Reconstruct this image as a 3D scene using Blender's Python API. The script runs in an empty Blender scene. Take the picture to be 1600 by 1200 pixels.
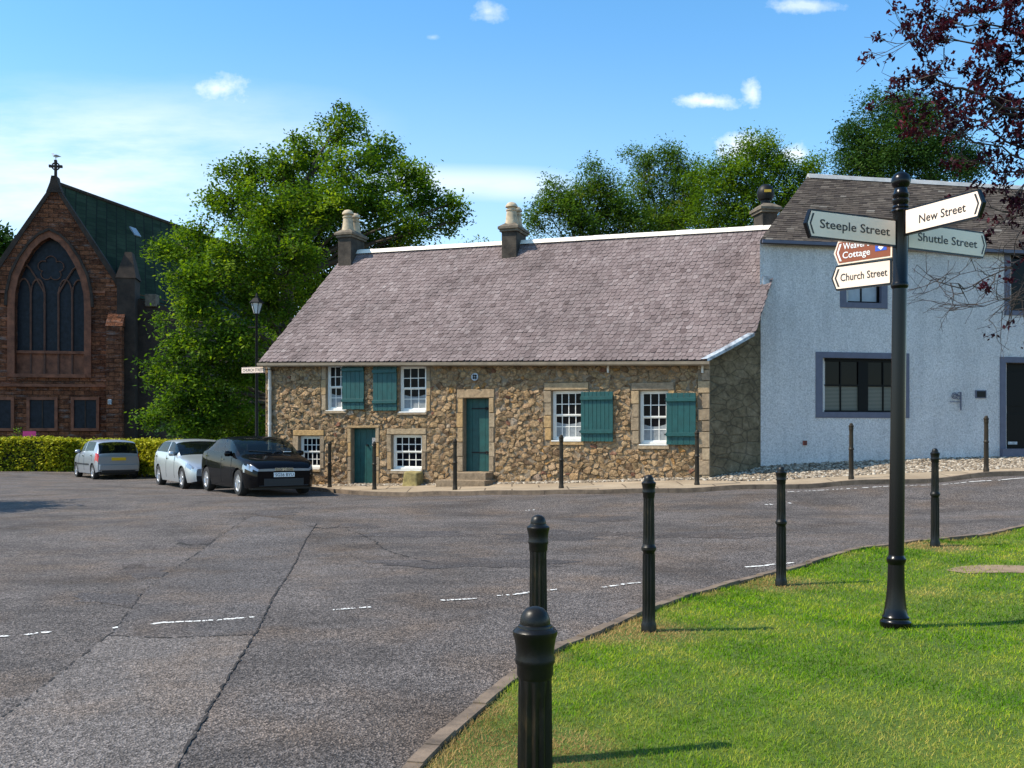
import bpy, math, random
import numpy as np
from mathutils import Vector, Matrix
R = math.radians
rng = np.random.default_rng(7)
random.seed(7)
scene = bpy.context.scene
COL = scene.collection

# ------------------------------------------------------------------ camera, sky, sun
F, HZ, CX, CZ = 1500.0, 682.0, 800.0, 1.57
cam = bpy.data.cameras.new('camera'); cam.sensor_width = 36; cam.lens = 36*F/1600
cam.shift_y = (HZ-600)/1600; cam.clip_end = 3000; cam.clip_start = 0.05
camo = bpy.data.objects.new('camera', cam); COL.objects.link(camo)
camo.location = (0, 0, CZ); camo.rotation_euler = (R(90), 0, 0)
scene.camera = camo

SUN_EL, SUN_DIR = 50.0, Vector((-0.985, -0.170, 0))          # horizontal direction towards the sun
sun = bpy.data.lights.new('sun', 'SUN'); sun.energy = 5.0; sun.angle = R(0.5); sun.color = (1, .91, .76)
suno = bpy.data.objects.new('sun', sun); COL.objects.link(suno)
sd = Vector((SUN_DIR.x*math.cos(R(SUN_EL)), SUN_DIR.y*math.cos(R(SUN_EL)), math.sin(R(SUN_EL))))
suno.rotation_euler = sd.to_track_quat('Z', 'Y').to_euler(); suno.location = (-30, -5, 40)
scene.view_settings.view_transform = 'Standard'; scene.view_settings.look = 'None'
scene.view_settings.exposure = 0.42; scene.view_settings.gamma = 1.0

world = bpy.data.worlds.new('World'); scene.world = world; world.use_nodes = True
def build_world():
    nt = world.node_tree; N = nt.nodes; L = nt.links
    for n in list(N): N.remove(n)
    out = N.new('ShaderNodeOutputWorld'); bg = N.new('ShaderNodeBackground'); bg.inputs['Strength'].default_value = 0.115
    sky = N.new('ShaderNodeTexSky'); sky.sky_type = 'NISHITA'; sky.sun_disc = False
    sky.sun_elevation = R(SUN_EL); sky.sun_rotation = math.atan2(SUN_DIR.x, SUN_DIR.y)
    sky.air_density = 1.0; sky.dust_density = 0.4; sky.ozone_density = 1.6
    tc = N.new('ShaderNodeTexCoord'); sep = N.new('ShaderNodeSeparateXYZ'); L.new(tc.outputs['Generated'], sep.inputs[0])
    def m(op, a, b=None, c=None, clamp=False):
        n = N.new('ShaderNodeMath'); n.operation = op; n.use_clamp = clamp
        for i, v in enumerate((a, b, c)):
            if v is None: continue
            if isinstance(v, (int, float)): n.inputs[i].default_value = v
            else: L.new(v, n.inputs[i])
        return n.outputs[0]
    yy = m('MAXIMUM', sep.outputs[1], 0.05)
    u = m('DIVIDE', sep.outputs[0], yy); v = m('DIVIDE', sep.outputs[2], yy)
    comb = N.new('ShaderNodeCombineXYZ'); L.new(u, comb.inputs[0]); L.new(v, comb.inputs[1])
    def noise(scale, detail, sx=1, sy=1, rough=.55, off=0):
        mp = N.new('ShaderNodeMapping'); L.new(comb.outputs[0], mp.inputs[0])
        mp.inputs['Scale'].default_value = (sx, sy, 1); mp.inputs['Location'].default_value = (off, off*.7, off)
        n = N.new('ShaderNodeTexNoise'); n.inputs['Scale'].default_value = scale
        n.inputs['Detail'].default_value = detail; n.inputs['Roughness'].default_value = rough
        L.new(mp.outputs[0], n.inputs['Vector']); return n.outputs['Fac']
    n1 = noise(22, 8, 1, 1.3, .62); n2 = noise(70, 5, 1, 1, .6, 3.1)
    def puff(px, py, rx, ry, gain, slope=0.0):
        a, b = (px-CX)/F, (HZ-py)/F
        du = m('SUBTRACT', u, a); dv = m('SUBTRACT', m('SUBTRACT', v, b), m('MULTIPLY', du, slope))
        du = m('DIVIDE', du, rx/F); dv = m('DIVIDE', dv, ry/F)
        r = m('SQRT', m('ADD', m('MULTIPLY', du, du), m('MULTIPLY', dv, dv)))
        w = m('SUBTRACT', 1.0, r)
        w = m('ADD', w, m('MULTIPLY', m('SUBTRACT', n1, .5), 2.6))
        w = m('ADD', w, m('MULTIPLY', m('SUBTRACT', n2, .5), .9))
        return m('MULTIPLY', m('MULTIPLY', w, 1.1, clamp=True), gain, clamp=True)
    total = None
    for a in [(348, 140, 52, 26, .8), (1105, 158, 64, 13, .9), (1176, 146, 20, 22, .9), (762, 18, 30, 18, .6),
              (1250, 8, 60, 12, .6), (1160, 232, 55, 34, 1.0), (1240, 240, 40, 20, .9), (676, 58, 12, 5, .3)]:
        p = puff(*a); total = p if total is None else m('MAXIMUM', total, p)
    # cirrus veil on the left, a band behind the chimney, haze towards the horizon
    def smooth(x, lo, hi):
        n = N.new('ShaderNodeMapRange'); n.interpolation_type = 'SMOOTHSTEP'; L.new(x, n.inputs[0])
        n.inputs[1].default_value = lo; n.inputs[2].default_value = hi; return n.outputs[0]
    c1 = noise(5, 7, .5, 2.2, .6, 1.7)
    veil = m('MULTIPLY', smooth(c1, .3, .72), m('MULTIPLY', smooth(u, .0, -.45), m('MULTIPLY', smooth(v, .40, .29), smooth(v, .10, .26))))
    veil = m('MULTIPLY', veil, .95)
    bd = m('SUBTRACT', v, m('ADD', .262, m('MULTIPLY', u, -.03)))
    band = m('MULTIPLY', smooth(m('ABSOLUTE', bd), .03, .0), m('MULTIPLY', smooth(u, -.22, -.09), smooth(u, .12, .0)))
    band = m('MULTIPLY', band, m('MULTIPLY', smooth(c1, .25, .6), .75))
    hz = m('MULTIPLY', smooth(v, .46, .0), .5)
    hz = m('MULTIPLY', hz, smooth(u, .7, -.3))
    total = m('MAXIMUM', total, m('MAXIMUM', m('MAXIMUM', veil, band), hz))
    # general broken cloud for the rest of the dome (seen in reflections)
    mix = N.new('ShaderNodeMixRGB'); L.new(total, mix.inputs[0])
    hs = N.new('ShaderNodeHueSaturation'); hs.inputs['Hue'].default_value = .493; hs.inputs['Saturation'].default_value = 1.28; hs.inputs['Value'].default_value = 1.72
    L.new(sky.outputs[0], hs.inputs['Color'])
    L.new(hs.outputs[0], mix.inputs[1]); mix.inputs[2].default_value = (7.2, 7.9, 8.6, 1)
    L.new(mix.outputs[0], bg.inputs['Color']); L.new(bg.outputs[0], out.inputs['Surface'])
build_world()

# ------------------------------------------------------------------ helpers
def P(px, py, d): return Vector(((px-CX)/F*d, d, CZ-(py-HZ)/F*d))

class MB:
    """collects shapes for ONE mesh object (coordinates in metres)"""
    def __init__(s): s.v = []; s.f = []; s.r = []
    def add(s, vs, fs, r=0.5):
        o = len(s.v); s.v += [tuple(x) for x in vs]
        for f in fs: s.f.append(tuple(i+o for i in f)); s.r.append(r)
    def box(s, lo, hi, r=.5, M=None):
        x0, y0, z0 = lo; x1, y1, z1 = hi
        vs = [Vector(c) for c in ((x0,y0,z0),(x1,y0,z0),(x1,y1,z0),(x0,y1,z0),(x0,y0,z1),(x1,y0,z1),(x1,y1,z1),(x0,y1,z1))]
        if M is not None: vs = [M(c) if callable(M) else M @ c for c in vs]
        s.add(vs, [(0,3,2,1),(4,5,6,7),(0,1,5,4),(1,2,6,5),(2,3,7,6),(3,0,4,7)], r)
    def prism(s, poly, M, t0, t1, r=.5):
        """poly: list of (a,b); M(a,b,t) -> world; extruded from t0 to t1"""
        n = len(poly)
        vs = [M(a, b, t0) for a, b in poly] + [M(a, b, t1) for a, b in poly]
        fs = [tuple(range(n))[::-1], tuple(range(n, 2*n))] + [(i, (i+1) % n, n+(i+1) % n, n+i) for i in range(n)]
        s.add(vs, fs, r)
    def tube(s, pts, rad, seg=8, r=.5, cap=True):
        pts = [Vector(p) for p in pts]; n = len(pts)
        if not hasattr(rad, '__len__'): rad = [rad]*n
        vs = []
        up = Vector((0, 0, 1))
        for i, p in enumerate(pts):
            t = (pts[min(i+1, n-1)]-pts[max(i-1, 0)])
            if t.length < 1e-9: t = Vector((0, 0, 1))
            t.normalize()
            a = t.cross(up) if abs(t.z) < .95 else t.cross(Vector((1, 0, 0)))
            a.normalize(); b = t.cross(a)
            for k in range(seg):
                an = 2*math.pi*k/seg
                vs.append(p+(a*math.cos(an)+b*math.sin(an))*rad[i])
        fs = [(i*seg+k, i*seg+(k+1) % seg, (i+1)*seg+(k+1) % seg, (i+1)*seg+k) for i in range(n-1) for k in range(seg)]
        if cap: fs += [tuple(range(seg)), tuple(range((n-1)*seg, n*seg))[::-1]]
        s.add(vs, fs, r)
    def lathe(s, prof, seg=24, loc=(0, 0, 0), flute=None, M=None, r=.5):
        """prof: list of (radius, z)"""
        vs = []; n = len(prof); lx, ly, lz = loc
        for i, (rad, z) in enumerate(prof):
            for k in range(seg):
                an = 2*math.pi*k/seg
                q = rad
                if flute and flute[0] < z < flute[1]: q = rad*(1-flute[2]*(0.5-0.5*math.cos(an*flute[3])))
                c = Vector((lx+q*math.cos(an), ly+q*math.sin(an), lz+z))
                vs.append(M @ c if M is not None else c)
        fs = [(i*seg+k, i*seg+(k+1) % seg, (i+1)*seg+(k+1) % seg, (i+1)*seg+k) for i in range(n-1) for k in range(seg)]
        fs += [tuple(range(seg))[::-1], tuple(range((n-1)*seg, n*seg))]
        s.add(vs, fs, r)
    def build(s, name, mat, parent=None, smooth=False, origin=None, attr=False, bevel=0):
        org = Vector(origin) if origin is not None else Vector((0, 0, 0))
        me = bpy.data.meshes.new(name)
        me.from_pydata([(a-org.x, b-org.y, c-org.z) for a, b, c in s.v], [], s.f)
        if attr:
            at = me.attributes.new('rnd', 'FLOAT', 'FACE'); at.data.foreach_set('value', np.array(s.r, dtype=np.float32))
        if smooth is True: me.polygons.foreach_set('use_smooth', [True]*len(me.polygons))
        me.update()
        if smooth == 'auto':
            me.polygons.foreach_set('use_smooth', [True]*len(me.polygons)); me.set_sharp_from_angle(angle=R(38))
        ob = bpy.data.objects.new(name, me); COL.objects.link(ob)
        if mat: me.materials.append(mat)
        if parent is not None: ob.parent = parent
        elif origin is not None: ob.location = org
        if bevel:
            b = ob.modifiers.new('bevel', 'BEVEL'); b.width = bevel; b.segments = 2; b.limit_method = 'ANGLE'
        return ob

def tag(o, label=None, cat=None, group=None, kind=None):
    if label: o['label'] = label
    if cat: o['category'] = cat
    if group: o['group'] = group
    if kind: o['kind'] = kind
    return o
def thing(name, loc, label, cat, group=None, rz=0):
    o = bpy.data.objects.new(name, None); COL.objects.link(o); o.location = loc; o.rotation_euler = (0, 0, rz)
    o.empty_display_size = .3
    return tag(o, label, cat, group)
def struct(o): o['kind'] = 'structure'; return o
def copy_thing(root, loc, label, rz=0):
    c = root.copy(); COL.objects.link(c); c.location = loc; c.rotation_euler = (0, 0, rz); c['label'] = label
    def rec(src, dst):
        for ch in src.children:
            k = ch.copy(); COL.objects.link(k); k.parent = dst; rec(ch, k)
    rec(root, c); return c

def quads_mesh(name, V, nquad, mat, parent=None, rnd=None, dry=None, origin=None, k=4, smooth=False):
    """fast mesh of n separate k-gons: V is (n*k,3)"""
    V = np.asarray(V, dtype=np.float32)
    if origin is not None: V = V-np.array(origin, dtype=np.float32)
    n = nquad
    me = bpy.data.meshes.new(name); me.vertices.add(n*k); me.vertices.foreach_set('co', V.ravel())
    me.loops.add(n*k); me.loops.foreach_set('vertex_index', np.arange(n*k, dtype=np.int32))
    me.polygons.add(n); me.polygons.foreach_set('loop_start', np.arange(0, n*k, k, dtype=np.int32))
    try: me.polygons.foreach_set('loop_total', np.full(n, k, dtype=np.int32))
    except Exception: pass
    me.update(calc_edges=True)
    for nm, arr in (('rnd', rnd), ('dry', dry)):
        if arr is not None:
            at = me.attributes.new(nm, 'FLOAT', 'FACE'); at.data.foreach_set('value', np.asarray(arr, dtype=np.float32))
    me.validate()
    me.materials.append(mat)
    ob = bpy.data.objects.new(name, me); COL.objects.link(ob)
    if parent is not None: ob.parent = parent
    elif origin is not None: ob.location = origin
    return ob

# ------------------------------------------------------------------ materials
class MatB:
    def __init__(s, name):
        s.m = bpy.data.materials.new(name); s.m.use_nodes = True
        s.nt = s.m.node_tree; s.N = s.nt.nodes; s.L = s.nt.links
        s.p = s.N['Principled BSDF']; s.out = s.N['Material Output']
        s.tc = s.N.new('ShaderNodeTexCoord')
    def noise(s, scale, detail=4, rough=.55, stretch=(1, 1, 1), off=0):
        mp = s.N.new('ShaderNodeMapping'); mp.inputs['Scale'].default_value = stretch
        mp.inputs['Location'].default_value = (off, off*1.3, off*.7)
        s.L.new(s.tc.outputs['Object'], mp.inputs[0])
        n = s.N.new('ShaderNodeTexNoise'); n.inputs['Scale'].default_value = scale; n.inputs['Detail'].default_value = detail
        n.inputs['Roughness'].default_value = rough; s.L.new(mp.outputs[0], n.inputs['Vector']); return n.outputs['Fac']
    def voro(s, scale, feature='F1', stretch=(1, 1, 1), out='Distance'):
        mp = s.N.new('ShaderNodeMapping'); mp.inputs['Scale'].default_value = stretch
        s.L.new(s.tc.outputs['Object'], mp.inputs[0])
        n = s.N.new('ShaderNodeTexVoronoi'); n.feature = feature; n.inputs['Scale'].default_value = scale
        s.L.new(mp.outputs[0], n.inputs['Vector']); return n.outputs[out]
    def attr(s, name):
        n = s.N.new('ShaderNodeAttribute'); n.attribute_name = name; return n.outputs['Fac']
    def ramp(s, fac, stops):
        n = s.N.new('ShaderNodeValToRGB'); e = n.color_ramp.elements
        while len(e) < len(stops): e.new(.5)
        for i, (p, c) in enumerate(stops):
            e[i].position = p; e[i].color = (c[0], c[1], c[2], 1) if hasattr(c, '__len__') else (c, c, c, 1)
        s.L.new(fac, n.inputs[0]); return n.outputs[0]
    def mix(s, fac, a, b, mode='MIX'):
        n = s.N.new('ShaderNodeMixRGB'); n.blend_type = mode
        for i, x in ((0, fac), (1, a), (2, b)):
            if isinstance(x, (int, float)): n.inputs[i].default_value = x if i == 0 else (x, x, x, 1)
            elif hasattr(x, '__len__'): n.inputs[i].default_value = (*x, 1)
            else: s.L.new(x, n.inputs[i])
        return n.outputs[0]
    def math(s, op, a, b=0.0):
        n = s.N.new('ShaderNodeMath'); n.operation = op
        for i, x in ((0, a), (1, b)):
            if isinstance(x, (int, float)): n.inputs[i].default_value = x
            else: s.L.new(x, n.inputs[i])
        return n.outputs[0]
    def color(s, c):
        if hasattr(c, '__len__'): s.p.inputs['Base Color'].default_value = (*c, 1)
        else: s.L.new(c, s.p.inputs['Base Color'])
        return s
    def bump(s, h, strength=.4, dist=.02):
        b = s.N.new('ShaderNodeBump'); b.inputs['Strength'].default_value = strength; b.inputs['Distance'].default_value = dist
        s.L.new(h, b.inputs['Height']); s.L.new(b.outputs[0], s.p.inputs['Normal']); return s
    def set(s, rough=.8, metal=0, spec=None, **k):
        s.p.inputs['Roughness'].default_value = rough; s.p.inputs['Metallic'].default_value = metal
        if spec is not None: s.p.inputs['Specular IOR Level'].default_value = spec
        for a, b in k.items(): s.p.inputs[a.replace('_', ' ')].default_value = b
        return s
def simple(name, c, rough=.7, var=.25, scale=6, bump=.15, bscale=40, metal=0, spec=None, **k):
    b = MatB(name); dk = tuple(x*(1-var) for x in c); lt = tuple(min(1, x*(1+var)) for x in c)
    b.color(b.ramp(b.noise(scale, 6, .6), [(.3, dk), (.7, lt)])).set(rough, metal, spec, **k)
    if bump: b.bump(b.noise(bscale, 4), bump, .01)
    return b.m
def leafmat(name, stops, trans=.35, tint=(1, 1, 1)):
    b = MatB(name); c = b.ramp(b.attr('rnd'), stops)
    b.color(c).set(.6, 0, .10)
    t = b.N.new('ShaderNodeBsdfTranslucent'); b.L.new(b.mix(1.0, c, tint, 'MULTIPLY'), t.inputs[0])
    ms = b.N.new('ShaderNodeMixShader'); ms.inputs[0].default_value = trans
    b.L.new(b.p.outputs[0], ms.inputs[1]); b.L.new(t.outputs[0], ms.inputs[2]); b.L.new(ms.outputs[0], b.out.inputs['Surface'])
    return b.m

M = {}
# asphalt: pale and dark chippings in a grey-brown binder, larger worn stains
def asphalt(name, lo, hi, stain=.25, seed=0):
    b = MatB(name)
    chips = b.ramp(b.voro(78, out='Color'), [(.15, [x*.55 for x in lo]), (.5, [(x+y)/2 for x, y in zip(lo, hi)]), (.9, [x*1.5 for x in hi])])
    fine = b.ramp(b.noise(38, 6, .75, off=seed), [(.36, .42), (.64, 1.45)])
    big = b.ramp(b.noise(.55, 6, .62, (1, 1.6, 1), off=seed+2), [(.3, 1-stain), (.5, 1.0), (.7, 1+stain*.7)])
    mid = b.ramp(b.noise(3.2, 5, .65, (1, 1.4, 1), off=seed+5), [(.3, .82), (.7, 1.15)])
    warm = b.ramp(b.noise(.9, 4, .6, off=seed+9), [(.45, (1, 1, 1)), (.75, (1.15, .98, .80))])
    c = b.mix(1, b.mix(1, b.mix(1, b.mix(1, chips, fine, 'MULTIPLY'), big, 'MULTIPLY'), mid, 'MULTIPLY'), warm, 'MULTIPLY')
    b.color(c).set(.88, 0, .25)
    b.bump(b.math('ADD', b.voro(78), b.math('MULTIPLY', b.noise(26, 5, .75), 1.3)), .9, .015)
    return b.m
M['asphalt'] = asphalt('asphalt', (.070, .060, .054), (.158, .138, .127), .42)
M['asphalt_patch'] = asphalt('asphalt_patch', (.125, .108, .098), (.185, .163, .149), .14, 11)
M['crack'] = simple('crack', (.022, .018, .015), .95, .5, 9)
M['paint_line'] = simple('paint_line', (.68, .67, .63), .7, .2, 30, .3, 80)
M['earth'] = simple('earth', (.10, .10, .05), .95, .4, .8)
M['soil'] = simple('soil', (.22, .155, .095), .95, .3, 6, .5, 30)
M['kerb'] = simple('kerb_stone', (.145, .105, .072), .9, .5, 5, .5, 30)
b = MatB('pavement_slab')
sl = b.ramp(b.noise(1.2, 5, .6), [(.3, (.30, .225, .145)), (.7, (.42, .33, .225))])
bt = b.N.new('ShaderNodeTexBrick'); bt.inputs['Scale'].default_value = 1.0; bt.inputs['Mortar Size'].default_value = .018
bt.inputs['Brick Width'].default_value = 1.3; bt.inputs['Row Height'].default_value = .95
bt.inputs['Color1'].default_value = (1, 1, 1, 1); bt.inputs['Color2'].default_value = (.8, .8, .78, 1); bt.inputs['Mortar'].default_value = (.3, .28, .25, 1)
b.L.new(b.tc.outputs['Object'], bt.inputs['Vector'])
b.color(b.mix(1, b.mix(1, sl, bt.outputs['Color'], 'MULTIPLY'), b.ramp(b.noise(40, 4, .7), [(.3, .75), (.7, 1.15)]), 'MULTIPLY')).set(.9).bump(b.noise(50, 4), .3, .01)
M['pavement'] = b.m
b = MatB('mortar')
b.color(b.ramp(b.noise(9, 6, .65), [(.3, (.19, .142, .092)), (.7, (.36, .28, .19))])).set(.95).bump(b.noise(28, 6, .7), 1.0, .05)
M['mortar'] = b.m
b = MatB('rubble_stone')
base = b.ramp(b.attr('rnd'), [(0, (.22, .155, .10)), (.2, (.36, .255, .145)), (.42, (.48, .355, .21)), (.6, (.39, .275, .17)), (.75, (.52, .40, .26)), (.86, (.44, .26, .10)), (.95, (.44, .385, .31)), (1, (.26, .14, .095))])
var = b.ramp(b.noise(8, 8, .75), [(.30, .35), (.5, .85), (.72, 1.35)])
fine = b.ramp(b.noise(45, 5, .7), [(.3, .7), (.7, 1.2)])
b.color(b.mix(1, b.mix(1, b.mix(1, base, var, 'MULTIPLY'), fine, 'MULTIPLY'), (1.27, 1.17, 1.08), "MULTIPLY")).set(.95, 0, .08).bump(b.math('ADD', b.noise(11, 9, .75), b.math('MULTIPLY', b.noise(60, 4), .25)), 1.0, .11)
M['rubble'] = b.m
b = MatB('dressed_stone')
base = b.ramp(b.attr('rnd'), [(0, (.27, .20, .13)), (.5, (.39, .295, .19)), (.8, (.48, .30, .13)), (1, (.34, .265, .19))])
b.color(b.mix(1, base, b.ramp(b.noise(9, 7, .68), [(.28, .55), (.72, 1.25)]), 'MULTIPLY')).set(.92, 0, .2).bump(b.noise(26, 7, .68), .7, .025)
M['dressed'] = b.m
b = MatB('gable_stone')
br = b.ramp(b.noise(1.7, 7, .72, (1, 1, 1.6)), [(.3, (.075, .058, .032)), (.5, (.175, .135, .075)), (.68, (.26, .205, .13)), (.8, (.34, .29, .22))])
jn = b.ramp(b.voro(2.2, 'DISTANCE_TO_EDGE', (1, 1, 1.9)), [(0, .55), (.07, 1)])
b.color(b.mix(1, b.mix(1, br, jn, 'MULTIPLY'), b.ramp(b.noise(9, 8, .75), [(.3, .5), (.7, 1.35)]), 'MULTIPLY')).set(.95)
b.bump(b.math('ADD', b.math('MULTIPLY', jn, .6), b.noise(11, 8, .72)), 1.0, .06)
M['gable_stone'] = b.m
def slatemat(name, stops, moss=.0):
    b = MatB(name); base = b.ramp(b.attr('rnd'), stops)
    c = b.mix(1, base, b.ramp(b.noise(.8, 7, .7, (1, 1, .45)), [(.3, .60), (.5, .95), (.72, 1.15)]), 'MULTIPLY')
    c = b.mix(1, c, b.ramp(b.noise(25, 6, .7), [(.3, .72), (.7, 1.2)]), 'MULTIPLY')
    b.color(c).set(.78, 0, .2).bump(b.noise(40, 5, .7), .5, .01); return b.m
M['slate'] = slatemat('grey_purple_slate', [(0, (.118, .086, .082)), (.3, (.182, .138, .132)), (.6, (.228, .180, .172)), (.85, (.275, .225, .214)), (1, (.36, .31, .29))])
M['slate_brown'] = slatemat('brown_slate', [(0, (.055, .042, .034)), (.5, (.098, .077, .060)), (.9, (.145, .118, .093)), (1, (.21, .185, .155))])
M['deck'] = simple('roof_deck', (.06, .05, .05), .95)
M['ridge_white'] = simple('ridge_tile_pale', (.82, .74, .62), .7, .12, 4, .2, 30)
M['ridge_grey'] = simple('ridge_tile_grey', (.36, .36, .35), .7, .2, 4)
M['lead'] = simple('lead_flashing', (.30, .33, .36), .5, .7, 7, .2, 20, .3)
M['gutter'] = simple('gutter_paint', (.21, .165, .11), .55, .2, 5)
M['pipe'] = simple('pipe_paint', (.62, .57, .50), .5, .15, 5)
M['chimney'] = simple('chimney_render', (.045, .036, .027), .95, .7, 3.5, .7, 25)
M['chimney_cap'] = simple('chimney_cap_stone', (.13, .105, .075), .95, .5, 5, .5, 25)
M['pot'] = simple('chimney_pot_clay', (.42, .335, .225), .85, .35, 6, .3, 30)
M['white_paint'] = simple('white_sash_paint', (.80, .78, .72), .45, .06, 8, .05)
M['teal'] = simple('teal_paint', (.004, .066, .062), .55, .22, 7, .2, 60)
M['teal_dark'] = simple('teal_door_paint', (.004, .060, .053), .55, .25, 7, .2, 60)
M['glass'] = MatB('window_glass').color((.004, .005, .008)).set(.07, 0, .05).m
M['glass_dim'] = MatB('dim_window_glass').color((.004, .004, .005)).set(.12, 0, .12).m
M['net'] = simple('net_curtain', (.23, .25, .26), .9, .25, 9)
M['iron'] = simple('black_iron', (.006, .006, .006), .5, .3, 6, spec=.25)
# painted cast iron of the bollards: black paint, worn brown, with olive highlights put into the colour
b = MatB('bollard_paint')
c = b.ramp(b.noise(7, 7, .65, (1, 1, .35)), [(.40, (.003, .003, .003)), (.56, (.008, .007, .004)), (.68, (.045, .030, .011))])
b.color(c).set(.38, 0, .3).bump(b.noise(90, 4), .12, .004)
b.L.new(b.ramp(b.noise(11, 5), [(.35, .30), (.7, .55)]), b.p.inputs['Roughness'])
M['bollard'] = b.m
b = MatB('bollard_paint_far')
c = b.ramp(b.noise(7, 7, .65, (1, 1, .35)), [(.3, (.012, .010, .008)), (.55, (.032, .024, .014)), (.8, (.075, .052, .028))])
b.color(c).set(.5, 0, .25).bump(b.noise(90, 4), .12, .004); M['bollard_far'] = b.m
M['post'] = MatB('post_paint').color((.0035, .0032, .0035)).set(.24, 0, .3).m
M['sign_white'] = simple('sign_cream', (.92, .72, .57), .5, .05, 4, .03)
M['sign_brown'] = MatB('sign_brown').color((.24, .055, .012)).set(.5).m
M['sign_blue'] = MatB('sign_blue').color((.02, .09, .55)).set(.5).m
M['lettering'] = MatB('black_lettering').color((.012, .012, .014)).set(.5).m
M['letter_white'] = MatB('white_lettering').color((.8, .8, .8)).set(.5).m
# roughcast white wall
b = MatB('white_roughcast')
c = b.ramp(b.noise(1.0, 6, .6), [(.3, (.70, .68, .665)), (.7, (.79, .77, .755))])
c = b.mix(1, c, b.ramp(b.noise(26, 6, .85), [(.34, .50), (.58, 1.08)]), 'MULTIPLY')
c = b.mix(1, c, b.ramp(b.noise(2.6, 6, .7, (1, 1, .13)), [(.32, (.84, .85, .86)), (.55, (1, 1, 1))]), 'MULTIPLY')
b.color(c).set(.95, 0, .1).bump(b.math('ADD', b.noise(55, 5, .7), b.math('MULTIPLY', b.noise(14, 3), .8)), 1.0, .035)
M['roughcast'] = b.m
M['surround'] = simple('window_surround_blue', (.10, .105, .145), .7, .12, 6, .1)
M['dark_frame'] = MatB('dark_frame_paint').color((.003, .003, .003)).set(.5, 0, .15).m
M['blind'] = None
b = MatB('venetian_blind')
w = b.N.new('ShaderNodeTexWave'); w.wave_type = 'BANDS'; w.bands_direction = 'Z'; w.inputs['Scale'].default_value = 9
b.L.new(b.tc.outputs['Object'], w.inputs['Vector'])
b.color(b.ramp(w.outputs['Fac'], [(.2, (.03, .03, .025)), (.55, (.17, .17, .13))])).set(.6); M['blind'] = b.m
# red sandstone of the church: rock faced courses with soot
b = MatB('red_sandstone_courses')
bt = b.N.new('ShaderNodeTexBrick'); bt.inputs['Scale'].default_value = 1; bt.inputs['Brick Width'].default_value = .55; bt.inputs['Row Height'].default_value = .26
bt.inputs['Mortar Size'].default_value = .02; bt.inputs['Mortar Smooth'].default_value = .3; bt.inputs['Bias'].default_value = -.1
bt.inputs['Color1'].default_value = (.115, .046, .026, 1); bt.inputs['Color2'].default_value = (.25, .098, .048, 1); bt.inputs['Mortar'].default_value = (.075, .036, .022, 1)
mp = b.N.new('ShaderNodeMapping'); mp.inputs['Rotation'].default_value = (R(90), 0, 0); b.L.new(b.tc.outputs['Object'], mp.inputs[0]); b.L.new(mp.outputs[0], bt.inputs['Vector'])
c = b.mix(1, bt.outputs['Color'], b.ramp(b.noise(.6, 7, .7), [(.3, .35), (.65, 1.3)]), 'MULTIPLY')
c = b.mix(1, c, b.ramp(b.noise(5, 7, .8, (1, 1, 3)), [(.32, .28), (.68, 1.7)]), 'MULTIPLY')
c = b.mix(b.ramp(b.noise(1.6, 7, .75, (.7, .7, 3.5), 4), [(.54, 0.0), (.70, .6)]), c, (.26, .235, .22))
b.color(c).set(.95, 0, .1).bump(b.math('ADD', bt.outputs['Fac'], b.math('MULTIPLY', b.noise(9, 6, .7), -2.0)), 1, -.06)
M['church_wall'] = b.m
M['church_dress'] = simple('red_dressed_stone', (.165, .062, .032), .9, .5, 2.5, .3, 15)
M['tracery'] = simple('tracery_stone', (.10, .045, .028), .9, .3, 3)
M['church_dark'] = simple('dark_church_stone', (.034, .022, .015), .95, .5, 2, .5, 12)  # dark mottled stone for coping, pier, mouldings and aisle
M['church_glass'] = simple('leaded_glass', (.011, .014, .020), .4, .5, 5, .3, 12, 0, .15)
b = MatB('church_slate')
bt = b.N.new('ShaderNodeTexBrick'); bt.inputs['Scale'].default_value = 1; bt.inputs['Brick Width'].default_value = .3; bt.inputs['Row Height'].default_value = .22
bt.inputs['Mortar Size'].default_value = .012; bt.inputs['Color1'].default_value = (.016, .028, .014, 1); bt.inputs['Color2'].default_value = (.030, .044, .024, 1); bt.inputs['Mortar'].default_value = (.012, .015, .011, 1)
mp = b.N.new('ShaderNodeMapping'); mp.inputs['Rotation'].default_value = (R(90), 0, R(-70)); b.L.new(b.tc.outputs['Object'], mp.inputs[0]); b.L.new(mp.outputs[0], bt.inputs['Vector'])
b.color(b.mix(1, bt.outputs['Color'], b.ramp(b.noise(.5, 6, .65), [(.3, .6), (.7, 1.4)]), 'MULTIPLY')).set(.9, 0, .12); M['church_slate'] = b.m
M['rooflight'] = simple('rooflight_glass', (.30, .33, .37), .3, .1)
M['magenta'] = MatB('magenta_board').color((.45, .02, .16)).set(.6).m
M['cobble'] = MatB('cobble')
b = M['cobble']; b.color(b.mix(1, b.ramp(b.attr('rnd'), [(0, (.09, .065, .042)), (.4, (.20, .155, .105)), (.75, (.33, .27, .20)), (1, (.50, .45, .37))]), b.ramp(b.noise(30, 4), [(.3, .75), (.7, 1.15)]), 'MULTIPLY')).set(.85); M['cobble'] = b.m
M['cobble_bed'] = simple('cobble_bed', (.12, .095, .065), .95, .4, 5, .4, 20)
M['bark'] = simple('bark', (.075, .06, .045), .95, .4, 5, .6, 22)
M['bark_dark'] = simple('dark_bark', (.045, .032, .027), .9, .35, 7, .4, 30)
M['leaf'] = leafmat('leaf_bright', [(0, (.022, .054, .006)), (.4, (.066, .136, .012)), (.75, (.125, .215, .016)), (1, (.20, .28, .026))], .42, (1.5, 1.45, .35))
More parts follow.
